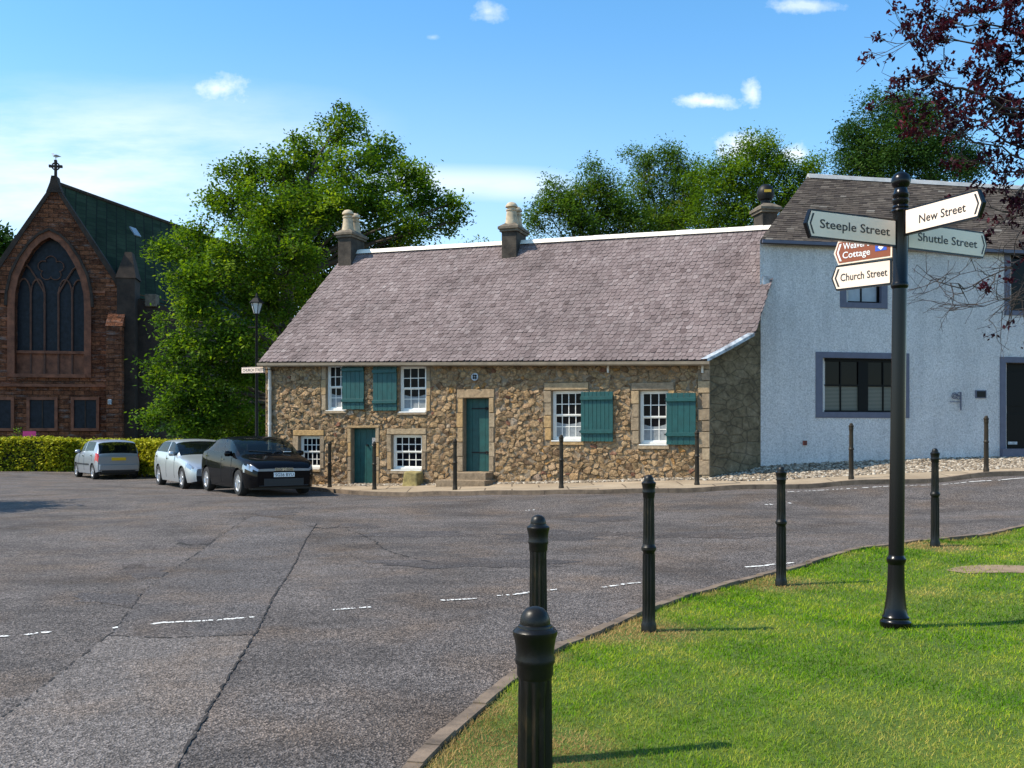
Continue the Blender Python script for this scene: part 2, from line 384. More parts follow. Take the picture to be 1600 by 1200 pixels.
M['leaf_far'] = leafmat('leaf_far', [(0, (.024, .056, .010)), (.5, (.068, .138, .018)), (.85, (.115, .19, .024)), (1, (.17, .17, .04))], .42, (1.4, 1.4, .4))
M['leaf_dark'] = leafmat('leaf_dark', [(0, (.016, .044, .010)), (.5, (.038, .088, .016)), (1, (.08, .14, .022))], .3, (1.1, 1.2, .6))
M['leaf_red'] = leafmat('leaf_maroon', [(0, (.012, .004, .009)), (.5, (.032, .009, .017)), (.85, (.062, .014, .025)), (1, (.12, .028, .042))], .34, (1.6, .6, .6))
M['leaf_hedge'] = leafmat('leaf_hedge', [(0, (.12, .15, .006)), (.5, (.32, .33, .016)), (1, (.56, .50, .04))], .25, (1.2, 1.2, .6))
M['hedge_core'] = simple('hedge_core', (.012, .018, .006), .95)
b = MatB('grass_blade')
gc = b.ramp(b.attr('rnd'), [(0, (.036, .12, .002)), (.35, (.120, .29, .003)), (.7, (.27, .42, .004)), (1, (.50, .46, .03))])
gc = b.mix(b.attr('dry'), gc, b.ramp(b.attr('rnd'), [(0, (.30, .19, .06)), (1, (.64, .44, .19))]))
b.color(gc).set(.6, 0, .08)
t = b.N.new('ShaderNodeBsdfTranslucent'); b.L.new(gc, t.inputs[0]); ms = b.N.new('ShaderNodeMixShader'); ms.inputs[0].default_value = .42
b.L.new(b.p.outputs[0], ms.inputs[1]); b.L.new(t.outputs[0], ms.inputs[2]); b.L.new(ms.outputs[0], b.out.inputs['Surface'])
M['grass'] = b.m
b = MatB('lawn_soil')
c = b.ramp(b.noise(1.6, 6, .65), [(.3, (.045, .09, .004)), (.6, (.085, .14, .006)), (.75, (.16, .15, .025))])
b.color(b.mix(1, c, b.ramp(b.noise(60, 4, .7), [(.3, .5), (.7, 1.3)]), 'MULTIPLY')).set(.95).bump(b.noise(70, 4), .8, .02); M['lawn'] = b.m

# ------------------------------------------------------------------ terrain
FARK = [(380, 752, 31.5), (440, 760, 28.2), (482, 766, 26.3), (530, 771, 25.0), (565, 774, 24.3), (615, 776, 23.7), (700, 774, 22.9), (800, 773, 22.1), (900, 772, 21.6),
        (1020, 770, 21.2), (1200, 764, 20.95), (1390, 756, 20.9), (1600, 743, 20.9), (1900, 726, 21.0), (2300, 706, 21.4)]
ctrl = [tuple(P(*k)) for k in FARK]
ctrl += [(.06, 2.5, -.16), (.134, 4.9, -.11), (1.10, 7.72, -.04), (2.84, 10.13, -.045), (5.42, 12.3, .13), (3.13, 7.85, -.03), (9, 14, .33), (6, 5, .0), (6, 9, .06),
         (0, 0, -.17), (-3, 2, -.17), (-4, 6, -.12), (-5, 12, -.06), (0, 13, -.02), (-6.5, 24.3, .12), (-9.7, 28.4, .055), (-15.1, 35.8, -.03), (-22, 41, .10), (-10, 18, .0), (-18, 25, .0),
         (0, 18, .06), (6, 17, .2), (-30, 20, 0), (-40, 50, .2), (20, 60, .8), (30, 30, .9), (0, -10, -.2), (-20, 0, -.1), (20, 0, .1), (-20, 60, .3)]
ctrl = np.array(ctrl)
def G(x, y):
    x = np.asarray(x, float); y = np.asarray(y, float)
    w = 1/((x[..., None]-ctrl[:, 0])**2+(y[..., None]-ctrl[:, 1])**2+.6)**1.6
    return (w*ctrl[:, 2]).sum(-1)/w.sum(-1)
def Gz(x, y): return float(G(x, y))
def gp(px, py, off=0.0):
    """point of the ground seen at a pixel of the photograph"""
    lo, hi = 1.0, 120.0
    for _ in range(60):
        d = (lo+hi)/2; p = P(px, py, d)
        if p.z > Gz(p.x, p.y)+off: lo = d
        else: hi = d
    p = P(px, py, lo); return Vector((p.x, p.y, Gz(p.x, p.y)+off))
def resample(pts, n):
    pts = np.array([[p[0], p[1]] for p in pts], float)
    # Catmull-Rom, then equal arc length
    q = [pts[0]]
    e = np.vstack([2*pts[0]-pts[1], pts, 2*pts[-1]-pts[-2]])
    for i in range(1, len(e)-2):
        for t in np.linspace(0, 1, 13)[1:]:
            a, b_, c, d = e[i-1], e[i], e[i+1], e[i+2]
            q.append(.5*((2*b_)+(-a+c)*t+(2*a-5*b_+4*c-d)*t*t+(-a+3*b_-3*c+d)*t**3))
    q = np.array(q); s = np.concatenate([[0], np.cumsum(np.linalg.norm(np.diff(q, axis=0), axis=1))])
    tt = np.linspace(0, s[-1], n)
    return np.stack([np.interp(tt, s, q[:, 0]), np.interp(tt, s, q[:, 1])], 1)
def grid_mesh(name, X, Y, Z, mat):
    n, m_ = X.shape
    vs = np.stack([X, Y, Z], -1).reshape(-1, 3)
    fs = [(i*m_+j, (i+1)*m_+j, (i+1)*m_+j+1, i*m_+j+1) for i in range(n-1) for j in range(m_-1)]
    me = bpy.data.meshes.new(name); me.from_pydata(vs.tolist(), [], fs)
    me.polygons.foreach_set('use_smooth', [True]*len(me.polygons)); me.update()
    me.materials.append(mat); o = bpy.data.objects.new(name, me); COL.objects.link(o)
    return struct(o)
def ruled(name, A, B, m_, off, mat, zA=None, zB=None):
    """sheet between two polylines of equal length; z from the terrain plus off, or blended between given heights"""
    A = np.asarray(A); B = np.asarray(B); t = np.linspace(0, 1, m_)[None, :]
    X = A[:, :1]*(1-t)+B[:, :1]*t; Y = A[:, 1:2]*(1-t)+B[:, 1:2]*t
    Z = G(X, Y)+off if zA is None else np.asarray(zA)[:, None]*(1-t)+np.asarray(zB)[:, None]*t+off
    o = grid_mesh(name, X, Y, Z, mat)
    nrm = o.data.polygons[0].normal
    if nrm.z < 0: o.data.flip_normals()
    return o
gx = np.concatenate([-np.geomspace(900, 62, 14), np.arange(-60, 45, 3), np.geomspace(46, 900, 14)])
gy = np.concatenate([[-300, -120, -40], np.arange(-15, 70, 3), np.geomspace(72, 1500, 16)])
X, Y = np.meshgrid(gx, gy, indexing='ij'); grid_mesh('ground', X, Y, G(X, Y)-.16, M['earth'])
X, Y = np.meshgrid(np.arange(-46, 34.1, .5), np.arange(-12, 52.1, .5), indexing='ij'); grid_mesh('road', X, Y, G(X, Y), M['asphalt'])

# lawn with its kerb
kp = [(-.35, -6), (-.78, -2), (-.95, 1.5), (-.80, 3.4)] + [tuple(gp(*q))[:2] for q in [(655, 1190), (760, 1096), (814, 1052), (871, 1016), (922, 997), (1000, 961), (1120, 922), (1204, 901), (1311, 869), (1390, 856), (1453, 848), (1600, 826)]] + [(11.5, 15.9), (18, 17.4), (28, 18.5)]
KL = resample(kp, 170)
tan = np.gradient(KL, axis=0); tan /= np.linalg.norm(tan, axis=1)[:, None]
inn = np.stack([tan[:, 1], -tan[:, 0]], 1)                      # towards the lawn
FAR = np.stack([np.linspace(6, 28, 170), np.linspace(-6, 6, 170)], 1)
LAWN_OFF = .045
IN = KL+inn*.055
t = (np.linspace(0, 1, 70)**1.5)[None, :]
LX = IN[:, :1]*(1-t)+FAR[:, :1]*t; LY = IN[:, 1:2]*(1-t)+FAR[:, 1:2]*t
def lawn_z(x, y):
    return G(x, y)+LAWN_OFF+.012*np.sin(np.asarray(x)*3.1+1)*np.sin(np.asarray(y)*2.3)
lo = grid_mesh('lawn', LX, LY, lawn_z(LX, LY)-.012, M['lawn'])
if lo.data.polygons[0].normal.z < 0: lo.data.flip_normals()
kb = MB()
L_in = KL+inn*.085
for i in range(len(KL)-1):
    if i % 7 == 6: continue_gap = .985
    else: continue_gap = 1.0
    a, c = KL[i], KL[i]+(KL[i+1]-KL[i])*continue_gap; ai, ci = L_in[i], L_in[i]+(L_in[i+1]-L_in[i])*continue_gap
    h = .062+.006*math.sin(i*1.7)+.005*random.random()
    za, zc = Gz(*a), Gz(*c)
    vs = [(a[0], a[1], za-.05), (c[0], c[1], zc-.05), (ci[0], ci[1], zc-.05), (ai[0], ai[1], za-.05),
          (a[0], a[1], za+h), (c[0], c[1], zc+h), (ci[0], ci[1], zc+h), (ai[0], ai[1], za+h)]
    kb.add(vs, [(0,3,2,1),(4,5,6,7),(0,1,5,4),(1,2,6,5),(2,3,7,6),(3,0,4,7)])
struct(kb.build('lawn_kerb', M['kerb']))

# grass blades: one mown lawn nobody could count
def grass():
    n = 3300000
    s = rng.random(n)**1.45*168.999; tt = rng.random(n)**1.25
    i = s.astype(int); f = (s-i)[:, None]
    k = IN[i]*(1-f)+IN[i+1]*f; fr = FAR[i]*(1-f)+FAR[i+1]*f
    p = k*(1-tt[:, None])+fr*tt[:, None]
    d = p[:, 1]
    jac = np.linalg.norm(fr-k, axis=1)*tt**.2
    acc = (d > 1.8) & (p[:, 0] > -.56*d-.6) & (p[:, 0] < .70*d+2.2) & (d < 22)
    dens = np.minimum(1, (4.6/np.maximum(d, .1))**1.15)*np.minimum(1, jac/7)
    acc &= rng.random(n) < dens
    # worn bare soil patch on the right
    bare = np.hypot((p[:, 0]-SOIL[0])/.85, (p[:, 1]-SOIL[1])/.28)
    acc &= ~((bare+rng.normal(0, .32, n)) < .75)
    p = p[acc]; d = d[acc]; tt = tt[acc]; n = len(p)
    kd = np.linalg.norm(fr[acc]-k[acc], axis=1)*tt
    def vnoise(x, y, sc, ph): return np.sin(x*sc+ph)*np.sin(y*sc*1.13+ph*2)+.6*np.sin(x*sc*2.3+y*sc*1.7+ph*3)+.4*np.sin(x*sc*4.1-y*sc*3.7+ph)
    patch = vnoise(p[:, 0], p[:, 1], 1.7, .7)*.5+vnoise(p[:, 0], p[:, 1], 5.3, 2.1)*.3
    p2 = vnoise(p[:, 0]+.3*p[:, 1], p[:, 1]-.2*p[:, 0], .9, 4.4)
    dry = np.clip(.12+.24*patch+.14*p2, 0, .75)
    bd = np.min([np.hypot(p[:, 0]-bx, (p[:, 1]-by)) for bx, by in [(.06, 2.5), (.134, 4.9), (1.10, 7.72), (2.84, 10.13), (5.42, 12.3)]], axis=0)
    kdist = np.exp(-(kd/.22)**2)*np.clip(.55+.8*vnoise(p[:, 0], p[:, 1], 2.9, 1.3), 0, 1)
    dry = np.maximum(dry, np.clip(1.6*np.exp(-(bd/(.42+.12*patch))**2)+.8*np.exp(-(np.hypot(p[:, 0]+.1, (p[:, 1]-4.9)*.8)/.55)**2)+kdist+rng.normal(0, .15, n), 0, 1)*np.where(bd < .9, 1, .9))
    dry = np.clip(dry+rng.normal(0, .10, n), 0, 1)
    z = lawn_z(p[:, 0], p[:, 1])-.015
    wsc = np.maximum(1, d/4.2)
    h = rng.uniform(.013, .034, n)*(1-.25*dry)*np.where(rng.random(n) < .03, 1.5, 1)*np.where((kd < .16) & (rng.random(n) < .5), 1.7, 1); w = rng.uniform(.0018, .0034, n)*wsc
    lean = rng.normal(0, .95, n); la = rng.random(n)*2*math.pi; az = la+math.pi/2+rng.normal(0, .45, n)
    base = np.stack([p[:, 0], p[:, 1], z], 1)
    side = np.stack([np.cos(az), np.sin(az), np.zeros(n)], 1)*w[:, None]
    tip = base+np.stack([np.cos(la)*lean*h, np.sin(la)*lean*h, h], 1)
    V = np.stack([base-side, base+side, tip], 1).reshape(-1, 3)
    rnd = np.clip(.45+.30*patch+rng.normal(0, .17, n), 0, 1)
    o = quads_mesh('grass', V, n, M['grass'], rnd=rnd, dry=dry, k=3)
    tag(o, 'bright green mown grass with straw patches at the kerb', 'grass', kind='stuff')
SOIL = gp(1592, 889, LAWN_OFF)
grass()
sp = MB(); ring = [(SOIL.x+.80*math.cos(a)*(1+.12*math.sin(3*a+1)), SOIL.y+.26*math.sin(a)*(1+.15*math.sin(4*a))) for a in np.linspace(0, 2*math.pi, 40)[:-1]]
vs = [(SOIL.x, SOIL.y, float(lawn_z(SOIL.x, SOIL.y))+.004)]+[(a, c, float(lawn_z(a, c))-.006) for a, c in ring]
sp.add(vs, [(0, i+1, (i+1) % 39+1) for i in range(39)]); struct(sp.build('bare_soil', M['soil'], smooth=True))

# patched trench in the road, its open seams, worn white dashes
def pxline(pts, n): return resample([tuple(gp(*q))[:2] for q in pts], n)
def wob(A, s, seed):
    r = np.random.default_rng(seed); k = np.cumsum(r.normal(0, s, A.shape), axis=0)*.5+r.normal(0, s, A.shape); return A+k-np.linspace(0, 1, len(A))[:, None]*k[-1]
Lf = pxline([(395, 806), (360, 828), (320, 858), (250, 905), (205, 950), (170, 990), (80, 1060), (0, 1122), (-160, 1235)], 60)
Rt = pxline([(495, 818), (478, 845), (458, 885), (415, 958), (395, 996), (345, 1080), (275, 1200), (250, 1250), (225, 1300)], 60)
i0 = 26
sy = [HZ+(CZ-Gz(*q))*F/q[1] for q in Rt]; i0 = int(np.argmin(np.abs(np.array(sy)-996))); sl = [HZ+(CZ-Gz(*q))*F/q[1] for q in Lf]; j0 = int(np.argmin(np.abs(np.array(sl)-992)))
Lw = wob(Lf, .006, 1); M['asphalt_mid'] = asphalt('asphalt_mid', (.080, .071, .067), (.150, .134, .127), .3, 31)
ruled('road_patch', resample([tuple(q) for q in Lw[:j0+1]], 50), resample([tuple(q) for q in Rt[:i0+1]], 50), 16, .004, M['asphalt_mid'])
ruled('road_patch', resample([tuple(q) for q in Lw[j0:]], 50), resample([tuple(q) for q in Rt[i0:]], 50), 16, .004, M['asphalt_patch'])
def ribbon(name, A, w0, w1, off, mat, seed, gaps=0.0):
    r = np.random.default_rng(seed); mb = MB(); n = len(A)
    tg = np.gradient(A, axis=0); tg /= np.linalg.norm(tg, axis=1)[:, None]; nn = np.stack([-tg[:, 1], tg[:, 0]], 1)
    wa = w0+(w1-w0)*r.random(n); wb = w0+(w1-w0)*r.random(n)
    for i in range(n-1):
        if r.random() < gaps: continue
        q = [A[i]-nn[i]*wa[i], A[i+1]-nn[i+1]*wa[i+1], A[i+1]+nn[i+1]*wb[i+1], A[i]+nn[i]*wb[i]]
        mb.add([(x, y, Gz(x, y)+off) for x, y in q], [(0, 1, 2, 3)])
    o = struct(mb.build(name, mat))
    return o
def dens(A, n): return resample([tuple(a) for a in A[::4]]+[tuple(A[-1])], n)
ribbon('road_crack', wob(dens(Rt, 220), .004, 3), .002, .013, .008, M['crack'], 3, .16)
ribbon('road_crack', wob(dens(Lf, 200), .005, 4), .002, .011, .008, M['crack'], 4, .42)
ribbon('road_crack', wob(pxline([(170, 994), (250, 997), (330, 995), (398, 992)], 60), .004, 5), .004, .014, .009, M['crack'], 5, .3)
ribbon('road_crack', wob(pxline([(480, 822), (505, 826), (528, 824)], 30), .01, 6), .01, .03, .008, M['crack'], 6, .2)
ribbon('road_crack', wob(pxline([(545, 828), (590, 845), (610, 862), (680, 880)], 60), .01, 8), .005, .02, .008, M['crack'], 8, .4)
ribbon('road_crack', wob(pxline([(330, 850), (300, 853), (275, 848)], 30), .01, 9), .01, .05, .008, M['crack'], 9, .3)
for k, (pts, g_, n) in enumerate([([(238, 976), (290, 972), (345, 969), (398, 965)], .12, 90), ([(520, 954), (552, 951), (585, 949)], .45, 50), ([(690, 939), (716, 938), (742, 936)], .2, 40), ([(775, 932), (800, 930), (830, 926), (870, 922)], .4, 50),
        ([(938, 919), (965, 915), (1000, 911)], .3, 50), ([(1165, 887), (1200, 884), (1240, 880)], .02, 40), ([(0, 996), (12, 995)], .1, 12), ([(40, 993), (60, 990), (84, 989)], .3, 20), ([(175, 983), (186, 981)], .2, 10),
        ([(1230, 769), (1290, 766), (1345, 763), (1400, 760)], .35, 60), ([(1400, 760), (1500, 755), (1560, 751)], .12, 60), ([(1560, 751), (1640, 746)], .1, 30), ([(818, 798), (840, 797)], .6, 10), ([(1180, 790), (1240, 786)], .7, 20)]):
    A = pxline(pts, n); ribbon('road_marking', wob(A, .005, 30+k), .010 if k < 9 else .022, .034 if k < 9 else .045, .009, M['paint_line'], 40+k, min(.8, g_+.12))

M['asphalt_dark'] = asphalt('asphalt_dark', (.055, .048, .046), (.125, .112, .108), .3, 23)
def blot(px, py, rx, ry, seed, mat='asphalt_dark', name='road_repair'):
    r = random.Random(seed); c = gp(px, py); ex = gp(px+rx, py); ey = gp(px, py-ry); a = (ex-c).xy; b_ = (ey-c).xy; m_ = MB(); n = 46; ph = [r.random()*6 for _ in range(5)]
    vs = [(c.x, c.y, Gz(c.x, c.y)+.0035)]
    for ring in (.5, 1.0):
        for k in range(n):
            t_ = 2*math.pi*k/n; q = ring*(1+.22*math.sin(2*t_+ph[0])+.16*math.sin(5*t_+ph[1])+.10*math.sin(9*t_+ph[2])+.07*math.sin(17*t_+ph[3]))
            p = c.xy+a*math.cos(t_)*q+b_*math.sin(t_)*q; vs.append((p.x, p.y, Gz(p.x, p.y)+.0035))
    fs = [(0, 1+k, 1+(k+1) % n) for k in range(n)]+[(1+k, 1+n+k, 1+n+(k+1) % n, 1+(k+1) % n) for k in range(n)]
    m_.add(vs, fs); struct(m_.build(name, M[mat]))
for q in [(935, 811, 46, 5, 1), (870, 838, 95, 8, 2), (650, 835, 70, 6, 3), (320, 848, 40, 9, 4), (225, 893, 42, 9, 5), (430, 802, 40, 3, 6), (1090, 836, 110, 6, 7), (740, 880, 130, 8, 8), (180, 936, 60, 9, 9), (1440, 779, 30, 1.6, 10), (560, 822, 30, 4, 11)]: blot(*q)

# ------------------------------------------------------------------ cottage geometry
th = R(20)
B = Vector((4.79, 23.2, 0)); eL = Vector((-math.cos(th), math.sin(th), 0)); nF = Vector((-math.sin(th), -math.cos(th), 0))
def wall_hit(px, py, off=0.0):
    """(u,z) on the front wall plane (u metres from the right corner towards the left)"""
    k = (px-CX)/F; b0 = B+nF*off
    u = (k*b0.y-b0.x)/(eL.x-k*eL.y); d = b0.y+eL.y*u
    return u, CZ-(py-HZ)/F*d
def WP(u, z, t=0): q = B+eL*u+nF*t; return Vector((q.x, q.y, z))
ULEN = wall_hit(415, 600)[0]
A_ = WP(ULEN, 0)
Wc = Vector((6.25, 24.2, 0))                                      # front left corner of the white house
aw = R(11); wX = Vector((math.cos(aw), math.sin(aw), 0)); wN = Vector((math.sin(aw), -math.cos(aw), 0))
def white_hit(px, py, off=0.0):
    k = (px-CX)/F; b0 = Wc+wN*off
    u = (k*b0.y-b0.x)/(wX.x-k*wX.y); d = b0.y+wX.y*u
    return u, CZ-(py-HZ)/F*d
def HP(u, z, t=0): q = Wc+wX*u+wN*t; return Vector((q.x, q.y, z))

# pavement, its kerb, the cobbled margins
nk = 150
KF = resample([tuple(P(*k))[:2] for k in FARK], nk)
zK = G(KF[:, 0], KF[:, 1])
inner = []
def base_y(px): return np.interp(px, [415, 490, 700, 900, 1110], [760, 758, 756, 752.5, 747])
for px in (395, 460, 500, 560, 620, 700, 800, 900, 1000, 1080):
    u, z = wall_hit(px, base_y(px)); q = WP(u, z, .32); inner.append((q.x, q.y, z-.02))
for px, py, d in [(1180, 752, 22.3), (1290, 745.5, 22.4), (1390, 740, 22.45), (1600, 731, 22.6), (1900, 715, 22.8), (2300, 694, 23.2)]:
    q = P(px, py, d); inner.append(tuple(q))
inner3 = np.array(inner)
IX = resample(inner, nk)
def zalong(Q):                                                     # height along the inner edge by x
    return np.interp(Q[:, 0], inner3[:, 0], inner3[:, 2])
zI = zalong(IX)
tg = np.gradient(KF, axis=0); tg /= np.linalg.norm(tg, axis=1)[:, None]; nin = np.stack([-tg[:, 1], tg[:, 0]], 1)
K2 = KF+nin*.13
ruled('pavement', K2, IX, 8, 0, M['pavement'], zK+.095, zI)
km = MB()
for i in range(nk-1):
    g_ = .97 if i % 4 == 3 else 1
    q = [KF[i], KF[i]+(KF[i+1]-KF[i])*g_, K2[i]+(K2[i+1]-K2[i])*g_, K2[i]]
    zz = [zK[i], zK[i+1], zK[i+1], zK[i]]
    vs = [(q[j][0], q[j][1], zz[j]-.06) for j in range(4)]+[(q[j][0], q[j][1], zz[j]+.10) for j in range(4)]
    km.add(vs, [(0,3,2,1),(4,5,6,7),(0,1,5,4),(1,2,6,5),(2,3,7,6),(3,0,4,7)])
struct(km.build('pavement_kerb', M['kerb']))
# outer edge of cobbles: cottage wall, gable, white wall
outer = []
for px in (395, 460, 500, 560, 620, 700, 800, 900, 1000, 1110):
    u, z = wall_hit(px, base_y(px)); q = WP(u, z, -.1); outer.append((q.x, q.y, z+.02))
for px, py in [(1187, 728), (1260, 722), (1390, 717.5), (1560, 713), (1750, 709), (2100, 700), (2500, 690)]:
    u, z = white_hit(px, py); q = HP(u, z, -.1); outer.append((q.x, q.y, z))
o3 = np.array(outer); OX = resample(outer, nk); zO = np.interp(OX[:, 0], o3[:, 0], o3[:, 2])
ruled('cobble_bed', IX, OX, 6, -.012, M['cobble_bed'], zI, zO)
cm = MB()
def cobble(x, y, z, r):
    sx, sy, sz = r*random.uniform(.8, 1.3), r*random.uniform(.7, 1.0), r*random.uniform(.45, .8); a = random.random()*3.14
    vs = []
    for zz, rr in ((-.3, .9), (.25, 1.0), (.75, .68), (1.0, .2)):
        for k in range(7):
            an = a+2*math.pi*k/7; q = rr*random.uniform(.88, 1.1)
            cx, cy = math.cos(2*math.pi*k/7)*sx*q, math.sin(2*math.pi*k/7)*sy*q
            vs.append((x+cx*math.cos(a)-cy*math.sin(a), y+cx*math.sin(a)+cy*math.cos(a), z+zz*sz))
    fs = [(i*7+k, i*7+(k+1) % 7, (i+1)*7+(k+1) % 7, (i+1)*7+k) for i in range(3) for k in range(7)]+[tuple(range(21, 28))]
    cm.add(vs, fs, random.random())
for i in range(1, nk-12):
    wdt = np.linalg.norm(OX[i]-IX[i]); seglen = np.linalg.norm(IX[i+1]-IX[i]); 
    cnt = int(wdt*seglen*165)
    for _ in range(cnt):
        f, t_ = random.random(), random.random()
        a = IX[i]*(1-f)+IX[i+1]*f; c = OX[i]*(1-f)+OX[i+1]*f; q = a*(1-t_)+c*t_
        cobble(q[0], q[1], (zI[i]*(1-f)+zI[i+1]*f)*(1-t_)+(zO[i]*(1-f)+zO[i+1]*f)*t_-.004, random.uniform(.024, .055))
tag(cm.build('cobbles', M['cobble'], smooth=True, attr=True), 'pale rounded cobbles laid along the foot of the walls', 'cobbles', kind='stuff')

# ------------------------------------------------------------------ cottage
cot = thing('stone_cottage', WP(ULEN/2, .2), 'long rubble stone cottage with slate roof, teal shutters and two chimneys', 'cottage')
CO = cot.location.copy()
WIN = {}
def rect(px0, px1, py0, py1):
    u0, z0 = wall_hit(px1, py1); u1, _ = wall_hit(px0, py1); _, z1 = wall_hit((px0+px1)/2, py0); _, z0 = wall_hit((px0+px1)/2, py1)
    return [u0, u1, z0, z1]
windows = {'up1': rect(510, 541, 569, 641), 'up2': rect(624, 666, 571, 643), 'low1': rect(467, 500, 681, 732), 'low2': rect(612, 659, 679, 734),
           'r1': rect(862, 911, 610, 688), 'r2': rect(999, 1044, 610, 694)}
doors = {'d1': rect(549, 587, 669, 758), 'd2': rect(724, 764, 622, 737)}
holes = {**windows, **doors}
ZTOP = lambda u: wall_hit(1110, 563)[1]+(wall_hit(415, 566)[1]-wall_hit(1110, 563)[1])*u/ULEN
TW = .45
# solid wall with real openings, by grid decomposition
wm = MB()
us = sorted({0, ULEN, *[h[0] for h in holes.values()], *[h[1] for h in holes.values()]})
zmin = -.25
for i in range(len(us)-1):
    ua, ub = us[i], us[i+1]; um = (ua+ub)/2
    hs = sorted([h for h in holes.values() if h[0] < um < h[1]], key=lambda h: h[2])
    z = zmin
    spans = []
    for h in hs: spans.append((z, h[2])); z = h[3]
    spans.append((z, None))
    for z0, z1 in spans:
        za, zb = (z1, z1) if z1 is not None else (ZTOP(ua)+.06, ZTOP(ub)+.06)
        if z1 is not None and z1-z0 < .01: continue
        wm.add([WP(ua, z0, 0), WP(ub, z0, 0), WP(ub, z0, -TW), WP(ua, z0, -TW), WP(ua, za, 0), WP(ub, zb, 0), WP(ub, zb, -TW), WP(ua, za, -TW)],
               [(0,3,2,1),(4,5,6,7),(0,1,5,4),(1,2,6,5),(2,3,7,6),(3,0,4,7)])
wall = wm.build('wall', M['mortar'], cot, origin=CO)

# rubble stones: voronoi cells, cut back from the dressed margins
def clip(poly, a, b, c):                                           # keep a*x+b*y<=c
    out = []
    for i in range(len(poly)):
        p, q = poly[i], poly[(i+1) % len(poly)]
        dp, dq = a*p[0]+b*p[1]-c, a*q[0]+b*q[1]-c
        if dp <= 0: out.append(p)
        if dp*dq < 0:
            t = dp/(dp-dq); out.append((p[0]+(q[0]-p[0])*t, p[1]+(q[1]-p[1])*t))
    return out
def area(p): return abs(sum(p[i][0]*p[(i+1) % len(p)][1]-p[(i+1) % len(p)][0]*p[i][1] for i in range(len(p))))/2 if len(p) > 2 else 0
margins = []
def mg(h, l, r_, b_, t_): margins.append([h[0]-r_, h[1]+l, h[2]-b_, h[3]+t_])
mg(windows['up1'], .17, .0, .10, .0); mg(windows['up2'], .0, .15, .10, .0)
mg(windows['low1'], .20, .16, .10, .17); mg(windows['low2'], .16, .16, .12, .17)
mg(windows['r1'], .22, .17, .13, .20); mg(windows['r2'], .22, .17, .13, .20)
mg(doors['d1'], .13, .13, 0, .08); mg(doors['d2'], .20, .18, 0, .24)
stones = MB(); sr = random.Random(5)
pts = []
zlo = -.1; zhi = ZTOP(ULEN)+.05
cell = .15
for i in range(int(ULEN/cell)+3):
    for j in range(int((zhi-zlo)/(cell*.52))+3):
        if sr.random() < .25: continue
        pts.append(((i+.5*(j % 2)+sr.uniform(-.6, .6))*cell-.1, zlo+(j+sr.uniform(-.6, .6))*cell*.52))
PA = np.array(pts); PW = np.array([sr.choice([0, 0, 0, .0015, .003, .006, .010])*(1.6 if _[1] < 1.0 else 1) for _ in pts])
for k, (x, y) in enumerate(pts):
    dist = (PA[:, 0]-x)**2+((PA[:, 1]-y)*1.25)**2
    nb = np.argsort(dist)[1:26]
    poly = [(x-.6, y-.5), (x+.6, y-.5), (x+.6, y+.5), (x-.6, y+.5)]
    for j in nb:
        dx, dy = PA[j, 0]-x, (PA[j, 1]-y)*1.8
        mx, my = (PA[j, 0]+x)/2, (PA[j, 1]+y)/2
        poly = clip(poly, dx, dy, dx*mx+dy*my+(PW[k]-PW[j])*.5)
        if len(poly) < 3: break
    if len(poly) < 3: continue
    poly = clip(clip(clip(poly, -1, 0, -.30), 1, 0, ULEN-.02), 0, -1, -zlo)
    if len(poly) < 3: continue
    poly = clip(poly, 0, 1, ZTOP(x)-.03)
    for m_ in margins+[[h[0], h[1], h[2], h[3]] for h in holes.values()]:
        if len(poly) < 3: break
        xs = [p[0] for p in poly]; ys = [p[1] for p in poly]
        if max(xs) <= m_[0] or min(xs) >= m_[1] or max(ys) <= m_[2] or min(ys) >= m_[3]: continue
        c4 = [clip(poly, 1, 0, m_[0]), clip(poly, -1, 0, -m_[1]), clip(poly, 0, 1, m_[2]), clip(poly, 0, -1, -m_[3])]
        poly = max(c4, key=area)
    if len(poly) < 3 or area(poly) < .0009: continue
    cx = sum(p[0] for p in poly)/len(poly); cy = sum(p[1] for p in poly)/len(poly)
    sc = max(.6, 1-.008/math.sqrt(area(poly)))
    poly = [(cx+(a-cx)*sc, cy+(c-cy)*sc) for a, c in poly]
    ch = []
    for i in range(len(poly)):
        p, q = poly[i], poly[(i+1) % len(poly)]
        for w_ in (.1, .5, .9): ch.append((p[0]+(q[0]-p[0])*w_+sr.uniform(-.009, .009), p[1]+(q[1]-p[1])*w_+sr.uniform(-.009, .009)))
    n = len(ch); h = sr.uniform(.004, .034); tx, ty = sr.uniform(-.28, .28), sr.uniform(-.28, .28)
    vs = [WP(a, c, -.004) for a, c in ch]
    for f_, hh in ((.95, .75), (.80, 1.0)):
        vs += [WP(cx+(a-cx)*f_, cy+(c-cy)*f_, hh*h+(a-cx)*tx+(c-cy)*ty+sr.uniform(-.007, .007)) for a, c in ch]
    vs.append(WP(cx, cy, h*1.05))
    fs = [(l*n+i, l*n+(i+1) % n, (l+1)*n+(i+1) % n, (l+1)*n+i) for l in range(2) for i in range(n)]+[(2*n+i, 2*n+(i+1) % n, 3*n) for i in range(n)]
    stones.add(vs, [f[::-1] for f in fs], min(1, max(0, sr.gauss(.45, .25))))
stones.build('stonework', M['rubble'], wall, origin=CO, attr=True, smooth='auto')
